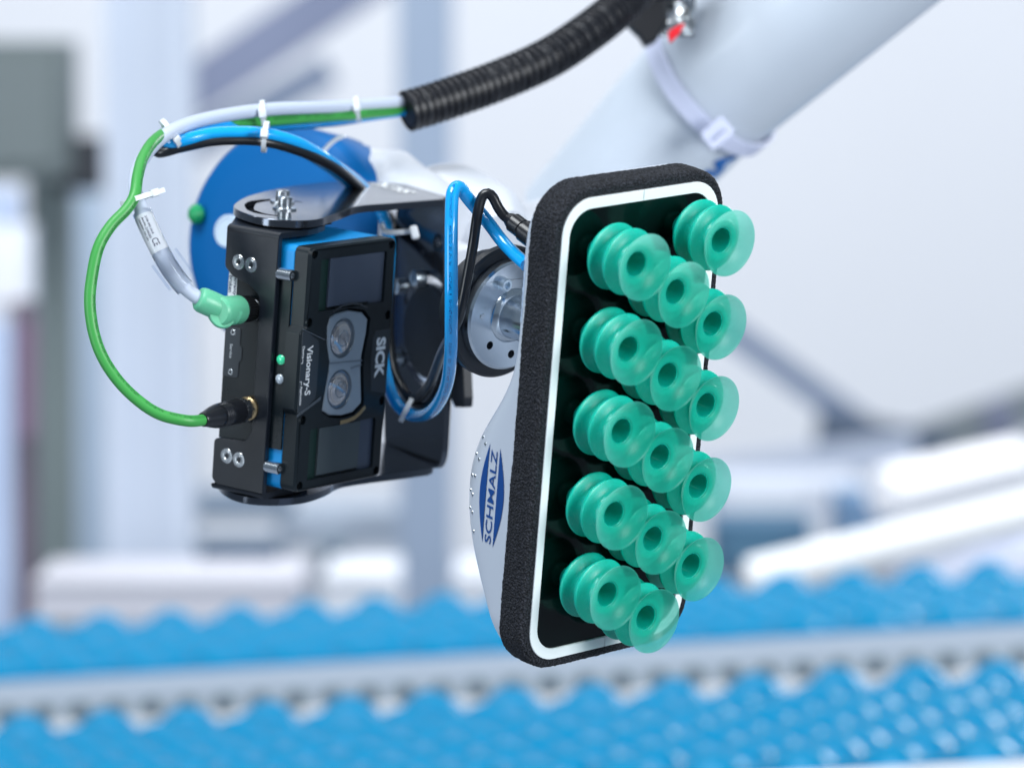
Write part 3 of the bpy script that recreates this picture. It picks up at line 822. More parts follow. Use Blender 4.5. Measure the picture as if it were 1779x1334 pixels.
# raised disc and dark groove ring on the inner face
m_ = MB(); m_.cyl(31.5, -1.0, 0.5, n=64, bev=0.4, M=Mb @ Matrix.Translation((cxb, cyb, 0)))
m_.build('centre_disc', 'black_anodised', ob)
m_ = MB(); m_.lathe([(31.5, -0.15), (40.5, -0.15)], n=64, M=Mb @ Matrix.Translation((cxb, cyb, 0)))
def bolt(mb, M, r=4.8, h=6.0, washer=8.0, socket=2.4):
    if washer: mb.lathe([(0, 0), (washer, 0), (washer, 0.9), (washer-0.3, 1.2), (r, 1.2)], n=32, M=M)
    mb.lathe([(r, 1.0), (r, h-0.5), (r-0.5, h), (socket, h), (socket-0.1, h-2.6), (0, h-2.6)], n=28, M=M)
Ry = Matrix(((1, 0, 0, 0), (0, 0, 1, 94.0), (0, 1, 0, 0), (0, 0, 0, 1)))
for x, z, w in ((1, -59, 8.2), (24, -79, 8.2)):
    m_ = MB(); bolt(m_, Matrix(((1, 0, 0, x), (0, 0, 1, 94.0), (0, -1, 0, z), (0, 0, 0, 1))), 4.7, 8.2, w); m_.build('cap_screw', 'steel', ob)
for u, v in ((42, 25.5), (42, -25.2), (17.8, 35.2)):
    m_ = MB(); bolt(m_, Mb @ Matrix.Translation((u, v, 0)) @ Matrix.Rotation(pi, 4, 'X'), 5.4, 9.5, 0); m_.build('cap_screw', 'zinc', ob)
text('lettering', 'SICK', 13.5, axes((151.5, 94.2, -60), tuple(u_), tuple(-n_), (0, 1, 0)), 'print_white', ob, bold=0.03, width=46)
# counter plate behind, seen past the blue tube
m_ = MB(); m_.prism(fillet([(-22, 40), (-27, 0), (-36, -38), (-36, -45), (-24, -47), (-17, -41), (-14, 40)], [2, 20, 2, 2, 2, 3, 2], 4), 6, 13, M=Mb, bev=0.6); m_.build('support_rib', 'black_anodised', ob)

# ================================================================== TOOL FLANGE
TF = P(890, 548, 2712)
MF = frame(ortho(RG), TF)
fl = root('tool_flange', 'bright turned steel flange with shaft between robot wrist and silver gripper', 'flange', MF)
m_ = MB(); m_.prism(circ(0, 0, 36, 96), -7, 0, holes=[circ(-17.1, -17.6, 2.7, 18), circ(1.6, -26, 2.7, 18), circ(-10.4, 22.4, 2.4, 18), circ(24, 10, 2.7, 18)], bev=1.4); m_.build('disc', 'steel_turned', fl)
m_ = MB(); m_.lathe([(18, 0), (17, 2), (14.5, 4), (13.8, 8), (13.4, 40), (13.4, 84), (0, 84)], n=56); m_.build('shaft', 'steel_turned', fl)
m_ = MB(); bolt(m_, Matrix.Translation((-10.4, 22.4, -1)), 4.2, 6, 0); m_.build('cap_screw', 'zinc', fl)
m_ = MB(); m_.cyl(2.0, -1, 0.6, n=16, bev=0.3, M=Matrix.Translation((-25.3, 2.7, 0))); m_.build('dowel_pin', 'steel', fl)
m_ = MB(); m_.cyl(43.5, -15, -7.5, n=96, bev=1.5); m_.cyl(36, -30, -15, n=64); m_.build('collar', 'black_anodised', fl)

# ================================================================== ROBOT ARM (camera-axis coordinates, mm)
MC = CAM.copy()
MCm = CAM @ Matrix.Translation(P(880, 380, 3060)*MM)
def rel(p, o): return p-o
OR = P(880, 380, 3060)
ra = root('robot_arm', 'white industrial robot arm with blue joint cap, reaching down from upper right', 'robot arm', MCm)
def cone(mb, a, b, ra_, rb_, n=72, segs=10, round_end=False):
    a, b = Vector(a), Vector(b); L = (b-a).length
    prof = [(0, 0)]+[(ra_+(rb_-ra_)*k/segs, L*k/segs) for k in range(segs+1)]+[(0, L)]
    if round_end:
        prof = [(0, 0)]+[(ra_*sin(radians(t)), ra_*0.5*(1-cos(radians(t)))) for t in (30, 60, 90)]+[(ra_+(rb_-ra_)*k/segs, ra_*0.5+(L-ra_*0.5)*k/segs) for k in range(1, segs+1)]+[(0, L)]
    mb.lathe(prof, n=n, M=along(a, b-a))
A1 = P(1610, -170, 3150)-OR; A2 = P(1225, 155, 3260)-OR; A3 = P(1000, 400, 3330)-OR
m_ = MB(); cone(m_, A1, A2, 64, 58); m_.build('forearm_tube', 'arm_white', ra, smooth=40)
m_ = MB(); cone(m_, A2-(A2-A1).normalized()*6, A3, 56.5, 50); m_.build('lower_tube', 'arm_white', ra, smooth=40)
# blue letters on the lower tube, wrapped round it
axd = (A3-A2).normalized(); Ltube = (A3-A2).length
Mt = along(A2, axd)
def wrap_at(px, py):
    """angle/height on the lower tube whose surface shows at this pixel"""
    best = None
    for ia in range(0, 360, 2):
        for ih in range(0, 60):
            h = Ltube*ih/60; r_ = 56.5+(50-56.5)*h/Ltube
            q = Mt @ Vector((r_*cos(radians(ia)), r_*sin(radians(ia)), h))+OR
            nrm = (Mt.to_3x3() @ Vector((cos(radians(ia)), sin(radians(ia)), 0)))
            if nrm.dot(-q) <= 0: continue
            e = (CX+FPX*q.x/-q.z-px)**2+(CY-FPX*q.y/-q.z-py)**2
            if best is None or e < best[0]: best = (e, ia, h)
    return best
e_, ang0, h0 = wrap_at(1250, 290)
def wrapped(name, s, size, width, ang, h, m):
    """lettering that runs up the tube, laid round its surface"""
    def conf(p):
        hh = h-p.x; r_ = 56.5+(50-56.5)*hh/Ltube+1.7; a = radians(ang)+p.y/r_
        return Mt @ Vector((r_*cos(a), r_*sin(a), hh))
    return text(name, s, size, Matrix.Identity(4), m, ra, bold=0.07, width=width, conform=conf)
LT = wrapped('lettering', 'IA', 17, 27, ang0-4, h0+9, 'arm_letter_blue')
# blue joint cap: drum facing left of the camera
C0 = P(486, 415, 3010)-OR
axis = Vector((-0.50, 0.06, 0.86)).normalized()
m_ = MB(); m_.lathe([(0, -60), (74, -60), (80, -54), (81, -10), (79.5, -3), (76, 0), (60, 2.5), (30, 4.5), (0, 5)], n=96, M=along(C0, axis)); bc = m_.build('joint_cap', 'cap_blue', ra, smooth=50)
CB = P(398, 402, 2985)-OR
m_ = MB(); m_.lathe([(0, 1.2), (9.0, 1.2), (9.6, 1.8), (11.6, 1.4), (11.8, 0), (11.8, -6), (0, -6)], n=40, M=along(CB, axis)); m_.build('badge', 'cap_badge', ra, smooth=40)
m_ = MB(); m_.cyl(7, -8, 2, n=28, bev=3, M=along(P(334, 372, 3040)-OR, (-0.9, 0, 0.4))); m_.build('green_knob', 'green_knob', ra)
# wrist body wrapped in clear film: lumpy white sleeve
def lump(name, pts, rads, m, amp=2.0, n=56):
    c = [Vector(p) for p in pts]; vs = []; fs = []
    cc = spline(c, 4.0); tot = sum((b-a).length for a, b in zip(c, c[1:])); acc = [0]
    for a, b in zip(c, c[1:]): acc.append(acc[-1]+(b-a).length)
    s = 0
    for i, p in enumerate(cc):
        if i: s += (p-cc[i-1]).length
        j = 0
        while j < len(acc)-2 and s > acc[j+1]: j += 1
        t = max(0, min(1, (s-acc[j])/(acc[j+1]-acc[j]))); t = t*t*(3-2*t)
        r_ = rads[j]*(1-t)+rads[j+1]*t
        d = (cc[min(i+1, len(cc)-1)]-cc[max(i-1, 0)]).normalized(); M = along(p, d)
        for k in range(n):
            a = 2*pi*k/n; q = r_+amp*noise.noise(Vector((s*0.04, 2*cos(a), 2*sin(a))))
            vs.append(M @ Vector((q*cos(a), q*sin(a), 0)))
    for i in range(len(cc)-1):
        for k in range(n):
            j = (k+1) % n; fs.append((i*n+k, i*n+j, (i+1)*n+j, (i+1)*n+k))
    fs.append(tuple(range(n))); fs.append(tuple((len(cc)-1)*n+k for k in range(n)))
    mb = MB(); mb.add(vs, fs); return mb.build(name, m, ra, smooth=60)
lump('wrist_sleeve', [P(592, 300, 3050)-OR, P(640, 350, 3040)-OR, P(700, 400, 3020)-OR, P(770, 440, 2990)-OR], [28, 44, 46, 43], 'wrist_white', 1.5)
lump('wrist_body', [P(700, 372, 3060)-OR, P(775, 378, 3045)-OR, P(835, 400, 3025)-OR, P(868, 425, 3010)-OR], [30, 39, 36, 26], 'wrist_white', 2)
lump('wrist_body', [P(820, 470, 3040)-OR, P(890, 430, 3080)-OR, P(960, 425, 3180)-OR, P(1010, 420, 3250)-OR], [32, 28, 34, 40], 'wrist_white', 2)
m_ = MB(); m_.cyl(30, 0, 30, n=64, bev=3, M=along(P(800, 500, 2960)-OR, Vector((-.65, .27, -.71)))); m_.build('end_ring', 'wrist_white', ra)
# clear clip edge above the cap
tube('film_edge', [P(563, 262, 2960)-OR, P(578, 246, 2958)-OR, P(598, 236, 2956)-OR], 1.6, 'tie_white', ra)

# strap round the arm
st = root('hose_strap', 'pale lilac strap wrapped around the white robot arm with a folded buckle', 'strap', MCm)
Ms = along(A2, (A2-A1).normalized())
pts_c = []
def strap_pt(a, tilt=0.0, w=0, off=2.2):
    """oblique ring round the forearm end"""
    r_ = 60+off
    h = w+tilt*r_*0.55*cos(a-STA)
    return Ms @ Vector((r_*cos(a), r_*sin(a), h-6))
# choose the phase that matches the photo's slant: nearest line runs from upper left to lower right
STA = radians(0)
best = None
for deg in range(0, 360, 10):
    STA = radians(deg); e = 0
    for (qx, qy) in ((1150, 100), (1180, 165), (1215, 215), (1310, 245)):
        m0 = 1e9
        for k in range(72):
            q = strap_pt(2*pi*k/72)+OR
            if (q-OR-A2).dot(-q) <= 0 and False: continue
            x, y = CX+FPX*q.x/-q.z, CY-FPX*q.y/-q.z
            if q.z > (A2+OR).z-5: m0 = min(m0, (x-qx)**2+(y-qy)**2)
        e += m0
    if best is None or e < best[0]: best = (e, deg)
STA = radians(best[1])
vs = []; fs = []; NN = 96
for k in range(NN):
    a = 2*pi*k/NN
    for w, off in ((-7, 1.2), (-7, 3.2), (7, 3.2), (7, 1.2)): vs.append(strap_pt(a, w=w, off=off))
for k in range(NN):
    b, c_ = k*4, ((k+1) % NN)*4
    for q in range(4): fs.append((b+q, b+(q+1) % 4, c_+(q+1) % 4, c_+q))
m_ = MB(); m_.add(vs, fs); m_.build('band', 'strap_white', st, smooth=60)
m_ = MB(); m_.prism(rr(-11, 11, -8, 8, 3), -3, 2.5, holes=[rr(-7, 7, -2.2, 1.2, 1)], bev=0.8, M=axes(P(1246, 232, 3185)-OR, (0.72, 0.62, 0.1), (-0.62, 0.72, 0.2))); m_.build('buckle', 'strap_white', st)

# corrugated hose
hp = [P(706, 194, 3000), P(760, 178, 3010), P(862, 142, 3030), P(950, 103, 3050), P(1017, 60, 3075), P(1075, 14, 3100), P(1130, -45, 3130), P(1190, -120, 3160)]
OH = hp[0]
hc = root('corrugated_hose', 'black corrugated plastic hose bundling the cables, running up to the arm', 'hose', CAM @ Matrix.Translation(OH*MM))
pitch = 5.45
def hr(s):
    t = (s % pitch)/pitch
    return 12.6+2.3*(0.5+0.5*math.tanh(5*sin(2*pi*t)))
tube('hose_wall', [p-OH for p in hp], 14, 'hose_black', hc, n=40, step=0.62, radius=hr, caps=False)
tube('hose_mouth', [hp[0]-OH+(hp[1]-hp[0])*t for t in (0.02, 0.10, 0.22)], 11.6, 'recess_black', hc, n=32)
# clamp that holds it to the arm
hk = root('hose_clamp', 'black hose clamp block at the top where the corrugated hose meets the arm', 'clamp', CAM @ Matrix.Translation(P(1120, 20, 3170)*MM))
OK = P(1120, 20, 3170)
m_ = MB(); m_.prism(fillet([(-22, -2), (-14, -10), (-4, -20), (0, -27), (8, -23), (17, -8), (16, 8), (20, 26), (-20, 30)], 3, 4), -14, 14, bev=2); m_.build('block', 'hose_black', hk)
m_ = MB(); m_.prism(fillet([(-24, 2), (24, 8), (24, 18), (-24, 14)], 3, 4), -16, 16, bev=2); m_.build('jaw', 'hose_black', hk)
fo = root('foil_wrap', 'crumpled silver film tucked between the black clamp and the arm', 'foil', CAM @ Matrix.Translation(P(1178, 18, 3190)*MM))
vs = []; fs = []
for i in range(15):
    for j in range(15):
        x, y = -13+26*i/14, -20+40*j/14
        vs.append((x, y, 7*noise.noise(Vector((x*.11, y*.2, 1)))+3*noise.noise(Vector((x*.3, y*.35, 5)))))
for i in range(14):
    for j in range(14): fs.append((i*15+j, (i+1)*15+j, (i+1)*15+j+1, i*15+j+1))
m_ = MB(); m_.add(vs, fs); m_.build('film', 'steel', fo, smooth=25)
rt = root('red_tab', 'small red plastic tab beside the black hose clamp', 'tab', CAM @ Matrix.Translation(P(1170, 56, 3105)*MM))
m_ = MB(); m_.prism(fillet([(-3, -9), (4, -2), (9, 7), (2, 4), (-4, 0)], 1.2, 3), -3, 3, bev=0.6); m_.build('tab', 'red_plastic', rt)

# ================================================================== CABLES
def cable_root(name, label, cat, o): return root(name, label, cat, CAM @ Matrix.Translation(o*MM))
# green cable
gp = [(360, 727, 2720), (350, 730, 2716), (325, 731, 2708), (278, 720, 2705), (239, 695, 2705), (204, 660, 2705), (177, 618, 2705), (162, 574, 2705), (156, 525, 2705), (160, 480, 2706), (171, 430, 2708), (193, 392, 2712), (220, 364, 2716), (234, 340, 2720),
      (239, 308, 2730), (247, 277, 2745), (264, 249, 2764), (284, 233, 2788), (302, 228, 2812), (340, 221, 2842), (405, 214, 2868), (461, 211, 2892), (540, 205, 2926), (620, 199, 2960), (700, 190, 3005), (760, 172, 3020)]
gp = [P(*p) for p in gp]; OG = P(390, 718, 2735)
cg = cable_root('green_cable', 'green cable looping down to a black round plug low on the camera', 'cable', OG)
tube('jacket', [p-OG for p in gp], 3.75, 'pvc_green', cg, step=2.0)
d_ = (P(436, 708, 2762)-P(352, 729, 2716)); Lp = d_.length
m_ = MB(); m_.lathe([(0, 0), (4.2, 0), (4.8, 1), (5.2, 4), (6.4, 8), (7.6, 14), (8.0, 17)]+[(8.0-(0.45 if k % 2 else 0), 17+k*1.1) for k in range(1, 9)]+[(8.0, 27), (8.2, Lp*0.72), (7.6, Lp*0.74), (0, Lp*0.74)], n=40, M=along(P(352, 729, 2716)-OG, d_)); m_.build('plug', 'pvc_black', cg, smooth=30)
def knurled(r, z0, z1, n=36, depth=0.35):
    pts = [((r-(depth if k % 2 else 0))*cos(2*pi*k/(2*n)), (r-(depth if k % 2 else 0))*sin(2*pi*k/(2*n))) for k in range(2*n)]
    mb = MB(); return pts
nut = knurled(8.2, 0, 9, 20, 0.5)
m_ = MB(); Mn = along(P(352, 729, 2716)-OG, d_)
m_.prism(nut, Lp*0.74, Lp*0.74+4, M=Mn, bev=0.4); m_.lathe([(0, Lp*0.74), (7.2, Lp*0.76), (7.2, Lp*0.98), (6.6, Lp), (0, Lp)], n=6, M=Mn); m_.build('coupling_nut', 'steel', cg, smooth=25)
m_ = MB(); m_.lathe([(6.4, Lp*0.9), (7.8, Lp*0.92), (7.8, Lp*1.04), (6, Lp*1.06)], n=24, M=Mn); m_.build('coupling_ring', 'brass', cg, smooth=30)
# grey cable
gy = [(352, 522, 2724), (343, 517, 2724), (318, 497, 2722), (293, 463, 2720), (275, 430, 2720), (258, 395, 2722), (244, 362, 2726), (235, 330, 2736), (238, 298, 2752), (258, 262, 2768), (298, 228, 2792), (363, 206, 2830), (461, 191, 2882), (540, 187, 2920), (620, 184, 2962), (700, 177, 3005), (760, 160, 3020)]
gy = [P(*p) for p in gy]; OY = P(400, 540, 2735)
cy_ = cable_root('grey_cable', 'grey cable with white marker sleeve ending in a green angled plug', 'cable', OY)
_, cyl_pts = tube('jacket', [p-OY for p in gy], 4.55, 'pvc_grey', cy_, step=2.0)
# green angled plug: sleeve along the cable and short body to the socket
e0, e1, e2 = P(343, 518, 2723)-OY, P(394, 540, 2732)-OY, P(415, 538, 2743)-OY
m_ = MB()
m_.lathe([(0, 0), (6.2, 0), (7.6, 1.2), (8.3, 3.5), (8.4, 10), (8.0, (e1-e0).length+5), (6.6, (e1-e0).length+8), (0, (e1-e0).length+9)], n=40, M=along(e0, e1-e0))
m_.build('plug_sleeve', 'green_plug', cy_, smooth=50)
m_ = MB()
m_.lathe([(0, -10), (8.2, -10), (9.4, -8.6), (9.6, -6), (9.4, (e2-e1).length*0.9), (8.6, (e2-e1).length), (0, (e2-e1).length)], n=44, M=along(e1, e2-e1))
m_.build('plug_body', 'green_plug', cy_, smooth=40)
m_ = MB(); m_.cyl(8.6, -1.6, 1.6, n=40, bev=0.5, M=along(e1+Vector((-2.5, -3.0, 5.5)), (0.35, 0.25, 0.9))); m_.build('plug_key', 'green_plug', cy_, smooth=40)
nut = knurled(8.6, 0, 9, 30, 0.5); dn = (e2-e1)
m_ = MB(); m_.prism(nut, dn.length*0.98, dn.length*0.98+11, M=along(e1, dn), bev=0.5); m_.build('coupling_nut', 'screw_dark', cy_, smooth=20)
m_ = MB(); m_.lathe([(8.0, dn.length*0.9), (8.9, dn.length*0.93), (8.9, dn.length+0.5), (8, dn.length+1)], n=40, M=along(e1, dn)); m_.build('coupling_ring', 'steel', cy_)
# clear marker sleeves and printed label
def sub_path(pts, a, b):
    """piece of a polyline between image rows/places a and b given as parameters along it"""
    return pts[a:b]
def nearest(pts, q): return min(range(len(pts)), key=lambda i: (pts[i]-q).length)
ia, ib_ = nearest(cyl_pts, P(292, 462, 2720)-OY), nearest(cyl_pts, P(262, 405, 2721)-OY)
ic = nearest(cyl_pts, P(246, 368, 2724)-OY)
idn = nearest(cyl_pts, P(322, 500, 2722)-OY)
tube('marker_label', cyl_pts[ib_-6:ic], 5.35, 'marker_white', cy_, raw=True)
tube('clear_sleeve', cyl_pts[ib_-14:ic+1], 6.3, 'clear_plastic', cy_, raw=True, caps=False)
m_ = MB()
q0, q1 = P(285, 447, 2713)-OY, P(316, 489, 2715)-OY
dd = (q1-q0).normalized(); sd = dd.cross(Vector((0, 0, 1))).normalized()
for s_ in (-1, 1):
    a_, b_ = q0+sd*s_*6.5+Vector((0, 0, 2)), q1+sd*s_*6.0+Vector((0, 0, 2))
    M = axes((a_+b_)/2, dd, sd*s_, dd.cross(sd*s_)); hl = (b_-a_).length/2
    m_.box(-hl, hl, -1, 3.0, -0.7, 0.5, M)
    m_.box(-hl, hl, 2.4, 3.4, -3.0, 0.9, M)
m_.build('clip_wing', 'clear_plastic', cy_, smooth=0)
tube('clear_sleeve', cyl_pts[idn:ia+4], 6.2, 'clear_plastic', cy_, raw=True, caps=False)
i_ce = nearest(cyl_pts, P(268, 420, 2720)-OY)
def label_text(s, i0, size, width, shift, bold=0.02, m='print_dark'):
    t = (cyl_pts[i0-2]-cyl_pts[i0+2]).normalized(); tow = Vector((0, 0, 1)); sdx = t.cross(tow).normalized(); up = sdx.cross(t).normalized()
    if up.z < 0: up = -up
    def conf(p):
        th = (p.y+shift)/5.4
        return cyl_pts[i0]+t*(p.x)+sdx*(-5.5*sin(th))+up*(5.5*cos(th))
    return text('lettering', s, size, Matrix.Identity(4), m, cy_, bold=bold, width=width, conform=conf)
label_text('CE', i_ce+1, 4.2, 5.0, -1.5, 0.01)
label_text('2106 042 24-8', nearest(cyl_pts, P(250, 380, 2723)-OY), 1.5, 13, 0.8)
label_text('Art.Nr. 2106283', nearest(cyl_pts, P(250, 378, 2723)-OY), 1.5, 15, -1.6)
label_text('1220-0041  DC 24V', nearest(cyl_pts, P(250, 378, 2723)-OY), 1.5, 16, -4.0)
# blue air tube
bl = [(740, 180, 3010), (700, 186, 3006), (600, 202, 2965), (461, 212, 2900), (370, 222, 2850), (315, 226, 2826), (291, 236, 2812), (291, 248, 2803), (312, 245, 2800), (363, 233, 2806), (412, 230, 2810), (461, 233, 2816), (511, 246, 2830), (550, 266, 2850), (590, 293, 2880), (630, 325, 2930), (660, 362, 2958), (672, 395, 2950), (676, 440, 2920), (668, 540, 2890), (664, 600, 2876),
      (670, 650, 2868), (682, 688, 2860), (698, 711, 2855), (720, 722, 2850), (744, 718, 2815), (763, 698, 2775), (777, 664, 2725), (783, 615, 2680), (784, 560, 2660), (784, 480, 2652), (784, 404, 2654), (785, 350, 2658), (787.5, 332, 2660), (794, 324, 2664), (802, 329, 2668), (811, 342, 2672), (825, 359, 2676), (850, 389, 2678), (870, 416, 2676), (890, 438, 2668), (914, 460, 2655)]
bl = [P(*p) for p in bl]; OB = P(784, 480, 2795)
cb_ = cable_root('blue_air_tube', 'glossy blue air tube making a long loop around the camera bracket to the gripper', 'air tube', OB)
_, blc = tube('tube_wall', [p-OB for p in bl], 4.2, 'tube_blue', cb_, n=28, step=1.6)
# second run of blue tube lying under it
b2 = [(720, 190, 3012), (600, 207, 2970), (461, 218, 2905), (370, 232, 2860), (315, 240, 2836), (296, 250, 2825), (300, 258, 2818), (330, 252, 2815), (370, 244, 2818), (412, 240, 2822), (461, 242, 2828), (511, 255, 2842), (548, 275, 2860), (585, 300, 2885), (625, 335, 2945)]
b2 = [P(*p) for p in b2]
cb2 = cable_root('blue_air_tube', 'second blue air tube lying behind the first above the blue joint cap', 'air tube', P(412, 240, 2822))
tube('tube_wall', [p-P(412, 240, 2822) for p in b2], 4.0, 'tube_blue', cb2, n=24)
# black cables
k1 = [(720, 186, 3014), (600, 210, 2975), (461, 222, 2912), (370, 236, 2870), (300, 246, 2838), (276, 256, 2815), (273, 266, 2806), (290, 264, 2802), (313, 257, 2803), (363, 247, 2806), (412, 244, 2810), (461, 247, 2816), (511, 260, 2830), (560, 280, 2852), (600, 304, 2885), (650, 350, 2950), (680, 385, 2966), (682, 440, 2940), (676, 560, 2900), (683, 638, 2880), (699, 674, 2872), (712, 692, 2864), (729, 689, 2858), (748, 664, 2835), (768, 612, 2770), (785, 578, 2700), (797, 552, 2680), (804, 522, 2674), (813, 475, 2672), (822, 425, 2672), (829, 376, 2668), (836, 345, 2668), (845, 334, 2668), (856, 341, 2668), (865, 360, 2668), (878, 378, 2668), (888, 383, 2668)]
k1 = [P(*p) for p in k1]; OK1 = P(813, 475, 2685)
ck = cable_root('black_cable', 'black cable looping behind the blue tube and into a moulded plug at the gripper', 'cable', OK1)
tube('jacket', [p-OK1 for p in k1], 3.3, 'pvc_black', ck)
m_ = MB(); dk = P(928, 414, 2655)-P(882, 379, 2668)
m_.lathe([(0, 0), (3.6, 0), (4.6, 2), (5.4, 5), (6.3, 5.5), (6.3, 13), (5.6, 13.6), (5.6, 15), (7.2, 15.5), (7.2, dk.length), (0, dk.length)], n=32, M=along(P(882, 379, 2668)-OK1, dk)); m_.build('plug', 'pvc_black', ck)
k2 = [(676, 440, 2935), (672, 500, 2915), (671, 570, 2900), (677, 632, 2890), (697, 675, 2880), (722, 700, 2868), (738, 706, 2860), (756, 690, 2852), (770, 650, 2846), (781, 600, 2846), (788, 560, 2850), (788, 520, 2856), (786, 470, 2862)]
k2 = [P(*p) for p in k2]
ck2 = cable_root('black_cable', 'second black cable in the loop hanging in front of the round bracket slot', 'cable', P(708, 665, 2880))
tube('jacket', [p-P(708, 665, 2880) for p in k2], 3.3, 'pvc_black', ck2)

# ================================================================== CABLE TIES
def tie(label, c, axis, r1, r2, headang, tail=0, headsize=3.2, tilt=0.0):
    """loop of half-axes r1 (across) and r2, its plane square to axis"""
    c = P(*c); a = Vector(axis).normalized()
    o = root('cable_tie', label, 'cable tie', CAM @ Matrix.Translation(c*MM), 'white cable ties on the cables')
    up = Vector((0, 0, 1)); x = up.cross(a).normalized(); y = a.cross(x)
    M = axes((0, 0, 0), x, y, a)
    n = 48; vs = []; fs = []
    for k in range(n):
        t = 2*pi*k/n
        for w, off in ((-1.6, 0), (-1.6, 1.0), (1.6, 1.0), (1.6, 0)):
            vs.append(((r1+off)*cos(t), (r2+off)*sin(t), w))
    for k in range(n):
        b, d = k*4, ((k+1) % n)*4
        for q in range(4): fs.append((b+q, b+(q+1) % 4, d+(q+1) % 4, d+q))
    m_ = MB(); m_.add(vs, fs, M); m_.build('band', 'tie_white', o, smooth=50)
    h = radians(headang); hx, hy = (r1+2.2)*cos(h), (r2+2.2)*sin(h)
    Mh = M @ Matrix.Translation((hx, hy, 0)) @ Matrix.Rotation(h, 4, 'Z')
    m_ = MB(); m_.prism(rr(-headsize, headsize, -headsize*0.8, headsize*0.8, 1.0, 4), -2.4, 2.4, bev=0.6, M=Mh); m_.build('head', 'tie_white', o)
    if tail:
        m_ = MB(); m_.box(headsize, headsize+tail, -0.6, 0.6, -1.6, 1.6, Mh); m_.build('tail', 'tie_white', o)
    return o
tie('small white cable tie around the blue tube and black cable, just left of centre top', (461, 238, 2814), (1, -0.12, 0), 9.5, 10.5, 84, 0, 3.6)
tie('white cable tie standing up behind, around grey and green cable above the blue tube', (458, 200, 2880), (1, 0.1, 0), 9, 9.5, 90, 0, 3.8)
tie('blurred white cable tie around grey and green cable close to the corrugated hose', (621, 190, 2962), (1, 0.12, 0), 8, 8.5, 90, 0, 3.2)
tie('white cable tie where the green cable parts from the grey one', (238, 346, 2724), (0.35, -1, 0), 10.0, 7.5, -12, 4, 2.8)
tie('white cable tie at the lowest point of the hanging blue loop', (706, 712, 2860), (0.9, -0.45, 0), 8.0, 12.0, -80, 0, 4.2)
tie('white cable tie on the cables where the grey one meets the blue tubes', (296, 232, 2800), (1, 0.7, -0.2), 10, 9, 120, 0, 2.4)
# long tie strap in front of the bracket's back plate with its round head
o = root('cable_tie', 'white cable tie with long level strap and bulky head on the bracket back plate', 'cable tie', CAM @ Matrix.Translation(P(690, 402, 2880)*MM), 'white cable ties on the cables')
OO = P(690, 402, 2880)
tube('band', [P(664, 392, 2915)-OO, P(668, 402, 2890)-OO, P(690, 404, 2880)-OO, P(716, 401, 2880)-OO], 1.9, 'tie_white', o)
m_ = MB(); m_.prism(rr(-2.8, 2.8, -4.6, 4.6, 1.8, 4), -3, 3, bev=1.2, M=Matrix.Translation(P(720, 404, 2876)-OO) @ Matrix.Rotation(0.25, 4, 'Z')); m_.build('head', 'tie_white', o)

# ================================================================== CONVEYORS
SL = math.atan(0.0575)
def ground_pt(px, py, H):
    """world point below pixel on the level H metres under the lens"""
    d = CAM.to_3x3() @ Vector(((px-CX)/FPX, -(py-CY)/FPX, -1)); t = -H/d.z
    return CAM.translation + d*t
def conveyor(label, y_far, y_near, H, bump_w, nrow, ncol, edge_every):
    """modular belt with rows of rounded bumps, rising slightly to the right"""
    pf, pn = ground_pt(CX, y_far, H), ground_pt(CX, y_near, H)
    o = root('conveyor', label, 'conveyor', Matrix.Translation((0, pn.y, 1.7-H)) @ Matrix.Rotation(-SL, 4, 'Y'), 'blue modular belt conveyors')
    depth = pf.y-pn.y
    return o, depth
def bump_mesh(name, rx, ry, rz, skew, m, bell=False, cap=False):
    vs = []; fs = []; n, k_ = 24, 9
    for j in range(k_+1):
        t = (pi/2)*j/k_; r_ = cos(t)**0.85 if j < k_ else 0
        for i in range(n):
            a = 2*pi*i/n
            x, y = rx*r_*cos(a), ry*r_*sin(a)
            z = rz*(max(0.0, 1-r_*r_)**1.25 if bell else sin(t))
            vs.append((x, y+(0.55*z if cap else 0), z))
    for j in range(k_):
        for i in range(n):
            q = (i+1) % n; fs.append((j*n+i, j*n+q, (j+1)*n+q, (j+1)*n+i))
    mb = MB(); mb.add(vs, fs); return mb.build(name, m, None, smooth=80, scale=1.0)
